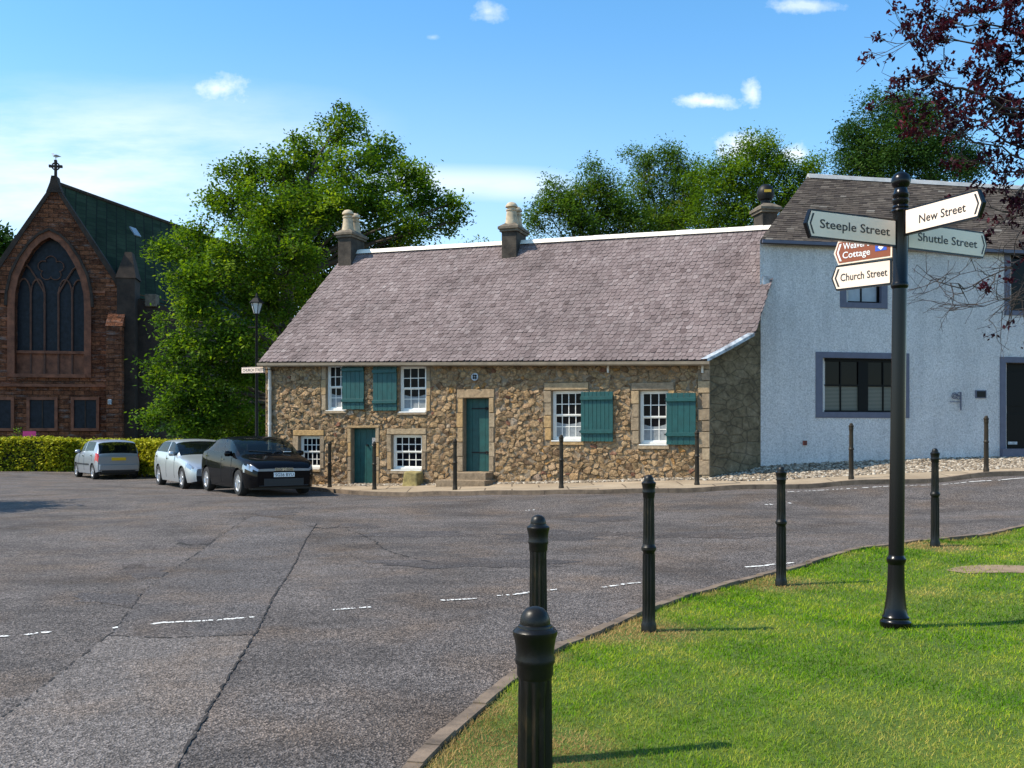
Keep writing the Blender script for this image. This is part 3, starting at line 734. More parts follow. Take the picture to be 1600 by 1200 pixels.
# dressed margins, quoins
dm = MB()
def blk(u0, u1, z0, z1, t=.03):
    g = .006
    tt = t+sr.uniform(-.006, .006)
    dm.add([WP(u0+g, z0+g, -.01), WP(u1-g, z0+g, -.01), WP(u1-g, z1-g, -.01), WP(u0+g, z1-g, -.01), WP(u0+g*2, z0+g*2, tt), WP(u1-g*2, z0+g*2, tt), WP(u1-g*2, z1-g*2, tt), WP(u0+g*2, z1-g*2, tt)],
           [(7,6,5,4),(4,5,1,0),(5,6,2,1),(6,7,3,2),(7,4,0,3)], sr.random())
def surround(h, l, r_, bt_, tp, n):
    u0, u1, z0, z1 = h
    for side, w in ((0, r_), (1, l)):
        if w <= 0: continue
        zz = np.linspace(z0, z1, n+1)
        for i in range(n):
            ww = w-.006 if i % 2 else w*.72+.02
            if side == 0: blk(u0-ww, u0, zz[i], zz[i+1])
            else: blk(u1, u1+ww, zz[i], zz[i+1])
    if tp > 0: blk(u0-r_*.9, u1+l*.9, z1, z1+tp, .036)
    if bt_ > 0: blk(u0-.04, u1+.05, z0-bt_, z0, .05)
    global dm
    dm.build('stone_surround', M['dressed'], wall, origin=CO, attr=True, bevel=.006); dm = MB()
surround(windows['up1'], .17, 0, .10, 0, 3); surround(windows['up2'], 0, .15, .10, 0, 3)
surround(windows['low1'], .20, .16, .10, .17, 2); surround(windows['low2'], .16, .16, .12, .17, 2)
surround(windows['r1'], .22, .17, .13, .20, 4); surround(windows['r2'], .22, .17, .13, .20, 4)
surround(doors['d1'], .13, .13, 0, .08, 4); surround(doors['d2'], .20, .18, 0, .24, 5)
z = .35; i = 0
while z < ZTOP(0)-.1:
    hh = sr.uniform(.26, .40); blk(.0, .30 if i % 2 else .20, z, min(z+hh, ZTOP(0)-.04), .045); z += hh; i += 1
dm.build('quoins', M['dressed'], wall, origin=CO, attr=True, bevel=.006)

# gable (right, exposed), back and left walls
gm = MB()
def zroof(p):                                                     # height of the roof plane above a point of the plan
    k = (Vector((p.x, p.y, 0))-B); dn = -(k.dot(nF)); u = k.dot(eL)
    ez = ZTOP(max(0, min(ULEN, u))); return ez+dn*1.22
g0 = WP(0, 0, 0); g1 = Wc+Vector((.25, .16, 0))
n_ = 8
for i in range(n_):
    a = g0.lerp(g1, i/n_); c = g0.lerp(g1, (i+1)/n_); bk = Vector((-.28, .34, 0))
    gm.add([(a.x, a.y, -.2), (c.x, c.y, -.2), (c.x, c.y, zroof(c)-.02), (a.x, a.y, zroof(a)-.02)], [(0, 1, 2, 3)])
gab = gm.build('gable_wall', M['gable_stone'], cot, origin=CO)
DV = Vector((1.99, 2.37, 0))
gm = MB()
q0 = WP(ULEN, 0); q1 = q0+DV*2; rz = 7.2
gm.add([(q0.x, q0.y, -.2), (q1.x, q1.y, -.2), (q1.x, q1.y, 3.7), ((q0+DV).x, (q0+DV).y, rz-.1), (q0.x, q0.y, ZTOP(ULEN))], [(0, 1, 2, 3, 4)])
r0 = B+DV*2
gm.add([(q1.x, q1.y, -.2), (r0.x, r0.y, -.2), (r0.x, r0.y, 3.6), (q1.x, q1.y, 3.7)], [(0, 1, 2, 3)])
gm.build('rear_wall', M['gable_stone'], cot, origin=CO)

# roof: ruled surface between eave and ridge, covered in individual slates
OV = .20
E1 = WP(ULEN+.10, ZTOP(ULEN+.1)+.03-OV*.2, OV); E2 = WP(-.02, ZTOP(0)+.03-OV*.2, OV)
R1 = A_+DV+eL*.10; R1.z = P(540, 396, R1.y).z; R2 = B+DV; R2.z = P(1198, 356, R2.y).z
slen = ((R1-E1)-(R1-E1).dot(eL)*eL).length
def RS(a, b, h=0):
    """a: 0 left .. 1 at the right corner (may exceed 1), b: 0 eave .. 1 ridge"""
    p = (E1*(1-a)+E2*a)*(1-b)+(R1*(1-a)+R2*a)*b
    sag = -.05*math.sin(math.pi*min(1, max(0, a)))*math.sin(math.pi*b)
    nr = (E2-E1).cross(R1-E1).normalized()
    if nr.z < 0: nr = -nr
    return p+nr*(h+sag)
# where the verge turns: seen at (1177,526)
best = min(((abs((q.x/q.y*F+CX)-1178)+abs((HZ-(q.z-CZ)/q.y*F)-525), a, b_) for a in np.linspace(1, 1.2, 60) for b_ in np.linspace(0, .5, 80) for q in [RS(a, b_)]))
aV, bV = best[1], best[2]
def amax(b_): return 1+(aV-1)*min(1, b_/bV) if b_ < bV else aV+(1.045-aV)*((b_-bV)/(1-bV))
dk = MB(); nb_ = 24
for i in range(nb_):
    b0, b1 = i/nb_, (i+1)/nb_
    for j in range(12):
        a0, a1 = j/12, (j+1)/12
        dk.add([RS(a0*amax(b0), b0, -.01), RS(a1*amax(b0), b0, -.01), RS(a1*amax(b1), b1, -.01), RS(a0*amax(b1), b1, -.01)], [(0, 1, 2, 3)])
rq = [R1, R2+(R2-R1)*.05, R2+(R2-R1)*.05+DV-Vector((0, 0, 3.5)), R1+DV-Vector((0, 0, 3.5))]
dk.add(rq, [(0, 1, 2, 3)])
roof = dk.build('roof', M['deck'], cot, origin=CO)
sm = MB(); rows = 36; Lr = (E2-E1).length
sl_r = random.Random(9)
rowh = 1/rows
for i in range(rows):
    b0 = i*rowh-.004; b1 = min(1.0, b0+rowh*1.5)
    if b0 < 0: b0 = 0
    a = -.5*(i % 2)*.165/Lr+sl_r.uniform(-.002, .002); tone_row = sl_r.uniform(-.05, .05)
    while a < amax(b0):
        w = sl_r.uniform(.115, .185)/Lr*(1-.15*i/rows); g = .005/Lr
        a0, a1 = max(a+g, 0), min(a+w-g, amax(b0))
        if a1-a0 > .03/Lr:
            lift = sl_r.uniform(.014, .026); jb = sl_r.uniform(-.12, .12)*rowh
            c = (a1-a0)*.22; cb = rowh*.24
            pl = [(a0, b1, .004), (a0, b0+cb+jb, lift*.85), (a0+c, b0+jb, lift), (a1-c, b0+jb, lift), (a1, b0+cb+jb, lift*.85), (a1, b1, .004)]
            if i == 0: pl = [(x, max(y, -.01), z) for x, y, z in pl]
            top = [RS(x, y, z) for x, y, z in pl]; bot = [RS(x, y, z-.013) for x, y, z in pl]
            n = 6
            sm.add(top+bot, [(5,4,3,2,1,0)]+[(k, k+1, n+k+1, n+k) for k in range(5)], min(1, max(0, sl_r.gauss(.42, .14)+tone_row)))
        a += w
sm.build('slates', M['slate'], roof, origin=CO, attr=True)
# ridge tiles, lead verge
rm = MB()
def ridge(mb, p, q, n, w, h):
    d = (q-p); e = d.normalized(); s = e.cross(Vector((0, 0, 1))).normalized()
    for i in range(n):
        a = p+d*(i/n)+e*.004; c = p+d*((i+1)/n)-e*.004; dz = random.uniform(0, .012)
        prof = [(-w, -h*.75), (-w*.35, h*.1+dz), (0, h*.28+dz), (w*.35, h*.1+dz), (w, -h*.75)]
        vs = [a+s*x+Vector((0, 0, y)) for x, y in prof]+[c+s*x+Vector((0, 0, y)) for x, y in prof]
        mb.add(vs, [(k, k+1, 6+k, 5+k) for k in range(4)]+[(0,1,2,3,4), (9,8,7,6,5)])
ridge(rm, R1+Vector((0, 0, .05)), R2+(R2-R1)*.03+Vector((0, 0, .03)), 28, .12, .13)
rm.build('ridge', M['ridge_white'], roof, origin=CO)
vm = MB()
pv = [RS(1.0-.004, -.005, .045), RS(1+(aV-1)*.5, bV*.5, .05), RS(aV, bV+.004, .055)]
tv = (pv[2]-pv[0]).normalized(); sv = tv.cross(Vector((0, -.3, 1))).normalized()
for i in range(2):
    p, q = pv[i], pv[i+1]; up = Vector((0, 0, .075)); dn = Vector((0, 0, -.055)); bk = eL*.16
    vs = [p+up*.3, q+up*.3, q+dn, p+dn, p+bk+up*.25, q+bk+up*.25]
    vm.add(vs, [(0,1,2,3), (0,4,5,1)])
vm.build('verge_flashing', M['lead'], roof, origin=CO)
fl = MB()
for k in range(5):                                                 # stepped flashing against the white house
    b0 = .55+k*.05; q = RS(amax(b0)-.012, b0, .03); fl.box((q.x-.05, q.y-.03, q.z-.06), (q.x+.12, q.y+.02, q.z+.16))
fl.build('step_flashing', M['lead'], roof, origin=CO)
# gutter with brackets and downpipe
gt = MB()
gp0 = E1+Vector((0, 0, -.07))+nF*.03; gp1 = E2+Vector((0, 0, -.07))+nF*.03
prof = [(-.05, .035), (-.05, -.03), (-.02, -.06), (.03, -.06), (.055, -.03), (.055, .04)]
pa = [gp0+nF*x+Vector((0, 0, y)) for x, y in prof]; pb = [gp1+nF*x+Vector((0, 0, y)) for x, y in prof]
gt.add(pa+pb, [(k, k+1, 7+k, 6+k) for k in range(5)]+[(0,1,2,3,4,5), (11,10,9,8,7,6)])
gt.build('gutter', M['gutter'], cot, origin=CO)
for fpx in (951, 1098):
    u, z = wall_hit(fpx, 570); bm_ = MB(); bm_.box((-.025, 0, -.20), (.025, .03, .06), M=lambda c: WP(u+c.x, z+c.z, c.y+.05)); bm_.build('rafter_end', M['pipe'], cot, origin=CO)
dp = MB(); u, _ = wall_hit(424, 600); zt = ZTOP(u)
dp.tube([WP(u, zt-.06, .16), WP(u, zt-.16, .10), WP(u, zt-.25, .075), WP(u, .25, .075)], .05, 10)
for zz in (.9, 1.9, 2.9): dp.tube([WP(u, zz, .075), WP(u, zz+.07, .075)], .062, 10)
dp.build('downpipe', M['pipe'], cot, origin=CO, smooth='auto')

# sash windows
def sash(h, nx, ny_top, ny_bot, curtain=True, depth=.13):
    u0, u1, z0, z1 = h
    fm = MB(); f = .055
    for a, b_, c, d in ((u0, u0+f, z0, z1), (u1-f, u1, z0, z1), (u0+f, u1-f, z1-f, z1), (u0+f, u1-f, z0, z0+.06)):
        fm.box((a, c, -depth-.06), (b_, d, -depth+.02), M=lambda v: WP(v.x, v.y, v.z))
    fm.box((u0-.0, z0-.03, -depth-.02), (u1, z0-.001, .055), M=lambda v: WP(v.x, v.y, v.z))       # timber sill
    w = fm.build('window', M['white_paint'], cot, origin=CO, bevel=.004)
    zm = z0+.06+(z1-f-z0-.06)*(ny_bot/(ny_top+ny_bot))
    sm_ = MB()
    for (za, zb, ny, t) in ((zm, z1-f, ny_top, -depth-.0), (z0+.06, zm, ny_bot, -depth-.03)):
        r_ = .026
        for a, b_, c, d in ((u0+f, u0+f+r_, za, zb), (u1-f-r_, u1-f, za, zb), (u0+f+r_, u1-f-r_, zb-r_, zb), (u0+f+r_, u1-f-r_, za, za+r_+.008)):
            sm_.box((a, c, t-.03), (b_, d, t), M=lambda v: WP(v.x, v.y, v.z))
        for k in range(1, nx):
            uu = u0+f+(u1-u0-2*f)*k/nx; sm_.box((uu-.010, za+r_+.008, t-.024), (uu+.010, zb-r_, t-.003), M=lambda v: WP(v.x, v.y, v.z))
        for k in range(1, ny):
            zz = za+(zb-za)*k/ny; sm_.box((u0+f+r_, zz-.010, t-.022), (u1-f-r_, zz+.010, t-.005), M=lambda v: WP(v.x, v.y, v.z))
    sm_.build('sash', M['white_paint'], w, origin=CO)
    g = MB()
    for za, zb, t in ((zm, z1-f, -depth-.014), (z0+.06, zm, -depth-.044)):
        g.add([WP(u0+f, za, t), WP(u1-f, za, t), WP(u1-f, zb, t), WP(u0+f, zb, t)], [(3, 2, 1, 0)])
    g.build('pane', M['glass'], w, origin=CO)
    if curtain:
        c = MB(); n = 40; zc = z0+.06+(zm-z0-.06)*.72
        for k in range(n):
            ua, ub = u0+f+.01+(u1-u0-2*f-.02)*k/n, u0+f+.01+(u1-u0-2*f-.02)*(k+1)/n
            # net hangs close to the glass, seen as a paler lower sash
            ta, tb = -depth-.0425+.0007*math.sin(k*1.3), -depth-.0425+.0007*math.sin((k+1)*1.3)
            dip = .06*math.sin(math.pi*k/n)
            c.add([WP(ua, z0+.07, ta), WP(ub, z0+.07, tb), WP(ub, zc-dip, tb), WP(ua, zc-dip, ta)], [(3, 2, 1, 0)])
        c.build('net_curtain', M['net'], w, origin=CO, smooth=True)
    return w
sash(windows['up1'], 3, 2, 2, True, .10); sash(windows['up2'], 3, 2, 2, True, .10)
sash(windows['low1'], 4, 2, 2, False); sash(windows['low2'], 4, 2, 2, False)
sash(windows['r1'], 4, 2, 2); sash(windows['r2'], 3, 2, 2)
# shutters: plank leaf with two battens
def shutter(px0, px1, py0, py1, planks, battens, off=.06):
    u0, u1, z0, z1 = rect(px0, px1, py0, py1)
    m_ = MB(); w = (u1-u0)/planks
    for k in range(planks): m_.box((u0+k*w+.003, z0+random.uniform(0, .006), off), (u0+(k+1)*w-.003, z1-random.uniform(0, .006), off+.028), M=lambda v: WP(v.x, v.y, v.z))
    s_ = m_.build('shutter', M['teal'], cot, origin=CO, bevel=.003)
    for f in battens: 
        bt_ = MB(); zc = z0+(z1-z0)*f; bt_.box((u0-.004, zc-.045, off+.028), (u1+.004, zc+.045, off+.072), M=lambda v: WP(v.x, v.y, v.z))
        bt_.build('batten', M['teal'], s_, origin=CO, bevel=.004)
        hg = MB(); hg.box((u1-.02, zc-.02, .0), (u1+.05, zc+.02, off+.02), M=lambda v: WP(v.x, v.y, v.z))
        hg.build('hinge', M['iron'], s_, origin=CO)
shutter(537, 571, 569, 640, 5, (.20, .88)); shutter(585, 622, 572, 642, 5, (.20, .88))
shutter(909, 959, 612, 690, 8, (.20, .87)); shutter(1042, 1088, 614, 695, 5, (.20, .87))
# doors
for nm, dep, stud in (('d1', .17, True), ('d2', .20, False)):
    u0, u1, z0, z1 = doors[nm]; m_ = MB(); n = 4
    for k in range(n): m_.box((u0+(u1-u0)*k/n+.002, z0, -dep-.05), (u0+(u1-u0)*(k+1)/n-.002, z1, -dep), M=lambda v: WP(v.x, v.y, v.z))
    dr = m_.build('door', M['teal_dark'], cot, origin=CO, bevel=.003)
    im = MB()
    if stud:
        zc = z0+(z1-z0)*.70; im.tube([WP((u0+u1)/2-.04, zc, -dep+.01), WP((u0+u1)/2-.04, zc, -dep+.05)], .03, 10)
        zc = z0+(z1-z0)*.60; im.build('knob', M['iron'], dr, origin=CO); im = MB(); im.box((u0+.1, zc-.10, -dep), (u0+.13, zc+.06, -dep+.03), M=lambda v: WP(v.x, v.y, v.z)); im.tube([WP(u0+.13+.05*math.cos(a), zc-.12+.05*math.sin(a), -dep+.03) for a in np.linspace(0, 6.28, 12)], .008, 6)
        pm = MB(); zc = z0+(z1-z0)*.78; pm.box((u0+.06, zc-.14, -dep), (u0+.2, zc+.08, -dep+.006), M=lambda v: WP(v.x, v.y, v.z)); pm.build('notice', M['sign_white'], dr, origin=CO)
    else:
        for f in (.26, .86): 
            im = MB(); zc = z0+(z1-z0)*f; im.box((u0+.06, zc-.018, -dep), (u0+(u1-u0)*.78, zc+.018, -dep+.014), M=lambda v: WP(v.x, v.y, v.z))
            im.tube([WP(u0+.14+.035*math.cos(a), zc+.035*math.sin(a), -dep+.01) for a in np.linspace(0, 6.28, 10)], .01, 6); im.build('strap_hinge', M['iron'], dr, origin=CO)
    if stud: im.build('ring_handle', M['iron'], dr, origin=CO)
# rooms behind the glass: dark reveal boards
dkm = MB()
# doorsteps at the upper door
u0, u1, z0, z1 = doors['d2']
for k, (l, r_, dp_, zt) in enumerate([(.14, .12, .52, z0-.005), (.42, .22, .85, z0-.19)]):
    m_ = MB(); m_.box((u0-r_, zt-.32, -.2 if k == 0 else .0), (u1+l, zt, dp_), M=lambda v: WP(v.x, v.y, v.z)); m_.build('step', M['dressed'], cot, origin=CO, bevel=.02)
# round plaque over the upper door
u, z = wall_hit(743, 589); pq = MB()
pq.prism([(u+.10*math.cos(a), z+.10*math.sin(a)) for a in np.linspace(0, 2*math.pi, 25)[:-1]], lambda a, c, t: WP(a, c, t), .02, .06)
pl = pq.build('plaque', M['lead'], cot, origin=CO)
em = MB()
for a in (45, 135, 225, 315):
    cx, cy = u+.042*math.cos(R(a)), z+.042*math.sin(R(a))
    em.prism([(cx+.030*math.cos(q), cy+.030*math.sin(q)) for q in np.linspace(0, 2*math.pi, 13)[:-1]], lambda a_, c, t: WP(a_, c, t), .06, .068)
em.build('emblem', M['iron'], pl, origin=CO)

# chimneys
def chimney(px, py_base, py_top, halfw, halfd, pots, parent, origin, along, ridge_pt, zcap):
    c = ridge_pt; e = along; n2 = Vector((e.y, -e.x, 0))
    def CP(v): q = c+e*v.x+n2*v.y; return Vector((q.x, q.y, v.z))
    m_ = MB(); m_.box((-halfw, -halfd, 6.2), (halfw, halfd, zcap), M=CP); ch = m_.build('chimney', M['chimney'], parent, origin=origin, bevel=.015)
    k = MB()
    for o_, za, zb in ((.05, zcap, zcap+.07), (.09, zcap+.07, zcap+.15)): k.box((-halfw-o_, -halfd-o_, za), (halfw+o_, halfd+o_, zb), M=CP)
    vs = [CP(Vector((sx*(halfw+.08), sy*(halfd+.08), zcap+.15))) for sx, sy in ((-1,-1),(1,-1),(1,1),(-1,1))]+[CP(Vector((sx*(halfw-.08), sy*(halfd-.08), zcap+.27))) for sx, sy in ((-1,-1),(1,-1),(1,1),(-1,1))]
    k.add(vs, [(4,5,6,7),(0,1,5,4),(1,2,6,5),(2,3,7,6),(3,0,4,7)])
    k.build('chimney_cap', M['chimney_cap'], ch, origin=origin, bevel=.01)
    for off, ht in pots:
        q = CP(Vector((0, off, zcap+.2))); p_ = MB()
        p_.lathe([(.20, 0), (.195, .08), (.175, .14), (.145, ht-.08), (.165, ht-.07), (.165, ht-.03), (.12, ht-.02), (.12, ht+.03), (.18, ht+.04), (.175, ht+.09), (.12, ht+.16), (.04, ht+.19)], 16, q)
        p_.build('chimney_pot', M['pot'], ch, origin=origin, smooth='auto')
rd = (R2-R1); rd_n = Vector((rd.x, rd.y, 0)).normalized()
def on_ridge(px):
    k = (px-CX)/F; t_ = (k*R1.y-R1.x)/(rd.x-k*rd.y); return R1+rd*t_
c1 = on_ridge(549); c2 = on_ridge(803)
chimney(0, 0, 0, .23, .42, [(.21, .50), (-.21, .48)], cot, CO, rd_n, c1, P(540, 375, c1.y).z)
chimney(0, 0, 0, .23, .42, [(.2, .50), (-.2, .46)], cot, CO, rd_n, c2, P(803, 366, c2.y).z)

# mossy block beside the lower window
tr = thing('stone_trough', gp(652, 757), 'mossy squared stone block on the cobbles under the small paned window', 'stone block')
u, z = wall_hit(652, 757); m_ = MB(); zc = wall_hit(652, 736)[1]
m_.add([WP(u-.24, z-.1, .06), WP(u+.22, z-.1, .06), WP(u+.22, z-.1, .52), WP(u-.24, z-.1, .52), WP(u-.22, zc, .08), WP(u+.18, zc+.02, .07), WP(u+.17, zc, .48), WP(u-.2, zc-.04, .47)],
       [(0,3,2,1),(4,5,6,7),(0,1,5,4),(1,2,6,5),(2,3,7,6),(3,0,4,7)])
M['mossy'] = simple('mossy_stone', (.25, .20, .075), .95, .5, 7, .8, 25)
m_.build('block', M['mossy'], tr, origin=tr.location, bevel=.04)

# lettering helper
def text(body, mat, place, w, h, parent, origin=(0, 0, 0), name='lettering', cy=0, cx=0):
    """place(x, y) -> world point on the sign face; text fitted into w x h, centred on (cx,cy)"""
    cu = bpy.data.curves.new(name, 'FONT'); cu.body = body; cu.resolution_u = 3; cu.offset = .010
    o = bpy.data.objects.new(name, cu); COL.objects.link(o)
    bpy.context.view_layer.update()
    me = bpy.data.meshes.new_from_object(o.evaluated_get(bpy.context.evaluated_depsgraph_get()))
    bpy.data.objects.remove(o); bpy.data.curves.remove(cu)
    co = np.array([v.co[:] for v in me.vertices]); lo, hi = co.min(0), co.max(0)
    sx = w/(hi[0]-lo[0]); sy = h/(hi[1]-lo[1])
    for v in me.vertices:
        q = place(cx+(v.co.x-(lo[0]+hi[0])/2)*sx, cy+(v.co.y-(lo[1]+hi[1])/2)*sy); v.co = q-Vector(origin)
    me.materials.clear(); me.materials.append(mat); me.name = name
    ob = bpy.data.objects.new(name, me); COL.objects.link(ob); ob.parent = parent
    return ob
# street name plate at the corner of the cottage
u, z = wall_hit(418, 578); c = WP(u, z, .12); L_ = P(378, 577, c.y+.30); dirS = Vector((L_.x-c.x, L_.y-c.y, 0)).normalized(); ln = (Vector((L_.x, L_.y, 0))-Vector((c.x, c.y, 0))).length
sp_ = thing('street_name_sign', c, 'white street name plate reading CHURCH STREET jutting from the cottage corner', 'street sign')
nS = Vector((-dirS.y, dirS.x, 0)); nS = -nS if nS.y > 0 else nS
def SP(x, y, t=0): return c+(-dirS)*(x-ln/2)+Vector((0, 0, y))+nS*t
m_ = MB(); m_.prism([(-ln/2, -.085), (ln/2, -.085), (ln/2, .085), (-ln/2, .085)], SP, -.012, .012); pln = m_.build('plate', M['sign_white'], sp_, origin=c)
for a in (-.079, .073): m_ = MB(); m_.prism([(-ln/2+.01, a), (ln/2-.01, a), (ln/2-.01, a+.006), (-ln/2+.01, a+.006)], SP, .012, .0135); m_.build('border', M['lettering'], pln, origin=c)
text('CHURCH STREET', M['lettering'], lambda x, y: SP(x, y, .0145), ln*.9, .085, pln, c)
m_ = MB(); m_.tube([SP(ln/2-.03, -.12), SP(ln/2-.03, .12)], .02, 8); m_.tube([SP(ln/2-.03, 0), SP(ln/2+.22, 0, .0)], .014, 6); m_.build('bracket', M['iron'], sp_, origin=c)

# ------------------------------------------------------------------ white house
wh = thing('white_house', HP(4, .8), 'white roughcast house with slate blue window surrounds and brown slate roof', 'house')
WO = wh.location.copy()
def wrect(px0, px1, py0, py1):
    xm = (px0+px1)/2; u0 = white_hit(px0, py0)[0]; u1 = white_hit(px1, py0)[0]
    return [u0, u1, white_hit(xm, py1)[1], white_hit(xm, py0)[1]]
ww = {'low': wrect(1285, 1410, 560, 644), 'small': wrect(1322, 1377, 425, 473), 'right': wrect(1578, 1640, 396, 486), 'door': wrect(1571, 1640, 567, 702)}
ZE = 6.52; WL = 13.0
wdv = Vector((.57, .82, 0)).normalized()*3.96
us = sorted({0, WL, *[h[0] for h in ww.values()], *[h[1] for h in ww.values()]})
m_ = MB()
for i in range(len(us)-1):
    ua, ub = us[i], us[i+1]; um = (ua+ub)/2; z = -.3
    spans = []
    for h in sorted([h for h in ww.values() if h[0] < um < h[1]], key=lambda h: h[2]): spans.append((z, h[2])); z = h[3]
    spans.append((z, ZE))
    for z0, z1 in spans: m_.box((ua, -.4, z0), (ub, 0, z1), M=lambda v: HP(v.x, v.z)+wdv*(-v.y/3.2))
def wside(p, q, za, zb): m_.add([(p.x, p.y, -.3), (q.x, q.y, -.3), (q.x, q.y, zb), (p.x, p.y, za)], [(0, 1, 2, 3)])
wr = HP(0, 0)+wdv; wr2 = HP(WL, 0)+wdv; RZ = P(1265, 276, wr.y).z
wside(HP(.003, 0, -.003), wr, ZE, RZ-.05); wside(wr, HP(.003, 0)+wdv*2, RZ-.05, ZE); wside(HP(.003, 0)+wdv*2, HP(WL, 0)+wdv*2, ZE, ZE); wside(HP(WL, 0)+wdv*2, wr2, ZE, RZ-.05); wside(wr2, HP(WL-.003, 0, -.003), RZ-.05, ZE)
m_.build('wall', M['roughcast'], wh, origin=WO)
# roof of thin brown slates
EA = HP(-.06, ZE-.02, .16); EB = HP(WL, ZE-.02, .16); RA = Vector((wr.x, wr.y, RZ))-wX*.06; RB = Vector((wr2.x, wr2.y, RZ))
nr_ = (EB-EA).cross(RA-EA).normalized()
def WS(a, b_, h=0): return (EA*(1-a)+EB*a)*(1-b_)+(RA*(1-a)+RB*a)*b_+nr_*h
m_ = MB(); m_.add([WS(0, 0, -.01), WS(1, 0, -.01), WS(1, 1, -.01), WS(0, 1, -.01)], [(0, 1, 2, 3)])
m_.add([WS(0, 0, -.01), WS(1, 0, -.01), WS(1, 0, -.01)-Vector((0, 0, .10)), WS(0, 0, -.01)-Vector((0, 0, .10))], [(3, 2, 1, 0)])
bq = HP(0, ZE)+wdv*2; m_.add([RA, RB, HP(WL, ZE)+wdv*2, bq], [(0, 1, 2, 3)])
wroof = m_.build('roof', M['deck'], wh, origin=WO)
m_ = MB(); rows = 34; sl_r = random.Random(19)
for i in range(rows):
    b0 = i/rows; b1 = min(1, b0+1.45/rows); a = -sl_r.random()*.2/WL
    while a < 1:
        w = sl_r.uniform(.17, .27)/WL; a0, a1 = max(0, a+.002/WL), min(1, a+w-.002/WL)
        if a1 > a0+.02/WL:
            lift = sl_r.uniform(.014, .024); jb = sl_r.uniform(-.05, .05)/rows; b0j = max(0, b0+jb)
            pl = [(a0, b1, .003), (a0, b0j, lift), (a1, b0j, lift), (a1, b1, .003)]
            top = [WS(*q) for q in pl]; bot = [WS(x, y, z-.014) for x, y, z in pl]
            m_.add(top+bot, [(0,1,2,3)]+[(k, k+1, 5+k, 4+k) for k in range(3)], min(1, max(0, sl_r.gauss(.45, .25))))
        a += w
m_.build('slates', M['slate_brown'], wroof, origin=WO, attr=True)
m_ = MB(); ridge(m_, RA+Vector((0, 0, .04)), RB+Vector((0, 0, .04)), 30, .13, .14); m_.build('ridge', M['ridge_grey'], wroof, origin=WO)
m_ = MB(); m_.box((-.02, .10, ZE-.10), (WL, .20, ZE-.02), M=lambda v: HP(v.x, v.z, v.y)); m_.build('gutter', M['surround'], wh, origin=WO)
def wwindow(h, sl, sr_, st, sb, kind):
    u0, u1, z0, z1 = h; s_ = MB()
    for a, b_, c, d in ((u0-sl, u0, z0-sb, z1+st), (u1, u1+sr_, z0-sb, z1+st), (u0, u1, z1, z1+st), (u0, u1, z0-sb, z0)):
        s_.box((a, -.09, c), (b_, .022, d), M=lambda v: HP(v.x, v.z, v.y))
    nm = 'door' if kind == 'door' else 'window'
    if kind == 'door':
        d_ = MB(); d_.box((u0, -.2, z0+.02), (u1, -.14, z1), M=lambda v: HP(v.x, v.z, v.y))
        for a, b_ in ((.10, .42), (.5, .9)):
            for c, e_ in ((.08, .45), (.55, .92)): d_.box((u0+(u1-u0)*c, -.14, z0+(z1-z0)*a), (u0+(u1-u0)*e_, -.125, z0+(z1-z0)*b_), M=lambda v: HP(v.x, v.z, v.y))
        dr = d_.build('door', M['dark_frame'], wh, origin=WO, bevel=.004)
        s_.build('surround', M['surround'], dr, origin=WO)
        l_ = MB(); zc = white_hit(1586, 693)[1]; ul = white_hit(1580, 693)[0]; l_.box((ul, -.14, zc-.03), (ul+.28, -.115, zc+.05), M=lambda v: HP(v.x, v.z, v.y)); l_.build('letter_plate', M['lead'], dr, origin=WO, bevel=.004)
        st_ = MB(); st_.box((u0-sl, -.2, z0-.30), (u1+sr_, .12, z0+.018), M=lambda v: HP(v.x, v.z, v.y)); st_.build('doorstep', M['surround'], dr, origin=WO)
        return
    w = MB(); f = .05; dpt = -.13
    parts = [(u0, u0+f, z0, z1), (u1-f, u1, z0, z1), (u0+f, u1-f, z1-f-.03, z1), (u0+f, u1-f, z0, z0+f)]
    if kind == 'low':
        um = u0+(u1-u0)*.535; parts.append((um-.14, um+.14, z0+f, z1-f-.03)); zm = z0+(z1-z0)*.5
        parts += [(u0+f, um-.14, zm-.02, zm+.02), (um+.14, u1-f, zm-.02, zm+.02)]
        ubs = [u0+(um-u0-.1)*.52, um+.14+(u1-um-.14)*.48]
    else: ubs = [(u0+u1)/2]; um = None
    for a, b_, c, d in parts: w.box((a, dpt-.04, c), (b_, dpt+.02, d), M=lambda v: HP(v.x, v.z, v.y))
    for q in ubs: w.box((q-.016, dpt-.03, z0+f), (q+.016, dpt+.012, z1-f-.03), M=lambda v: HP(v.x, v.z, v.y))
    wn = w.build('window', M['dark_frame'], wh, origin=WO); s_.build('surround', M['surround'], wn, origin=WO, bevel=.004)
    g = MB(); g.add([HP(u0, z0, dpt-.02), HP(u1, z0, dpt-.02), HP(u1, z1, dpt-.02), HP(u0, z1, dpt-.02)], [(0, 1, 2, 3)]); g.build('pane', M['glass_dim'], wn, origin=WO)
    if kind == 'low':
        g = MB(); zm = z0+(z1-z0)*.49
        for a, b_ in ((u0+f, um-.14), (um+.14, u1-f)): g.add([HP(a, z0+f, dpt-.016), HP(b_, z0+f, dpt-.016), HP(b_, zm, dpt-.016), HP(a, zm, dpt-.016)], [(0, 1, 2, 3)])
        g.build('blind', M['blind'], wn, origin=WO)
    if kind == 'small':
        g = MB(); g.add([HP(u0+f, z0+f, dpt-.016), HP(u1-f, z0+f, dpt-.016), HP(u1-f, z1-.1, dpt-.016), HP(u0+f, z1-.1, dpt-.016)], [(0, 1, 2, 3)]); g.build('blind', M['rooflight'], wn, origin=WO)
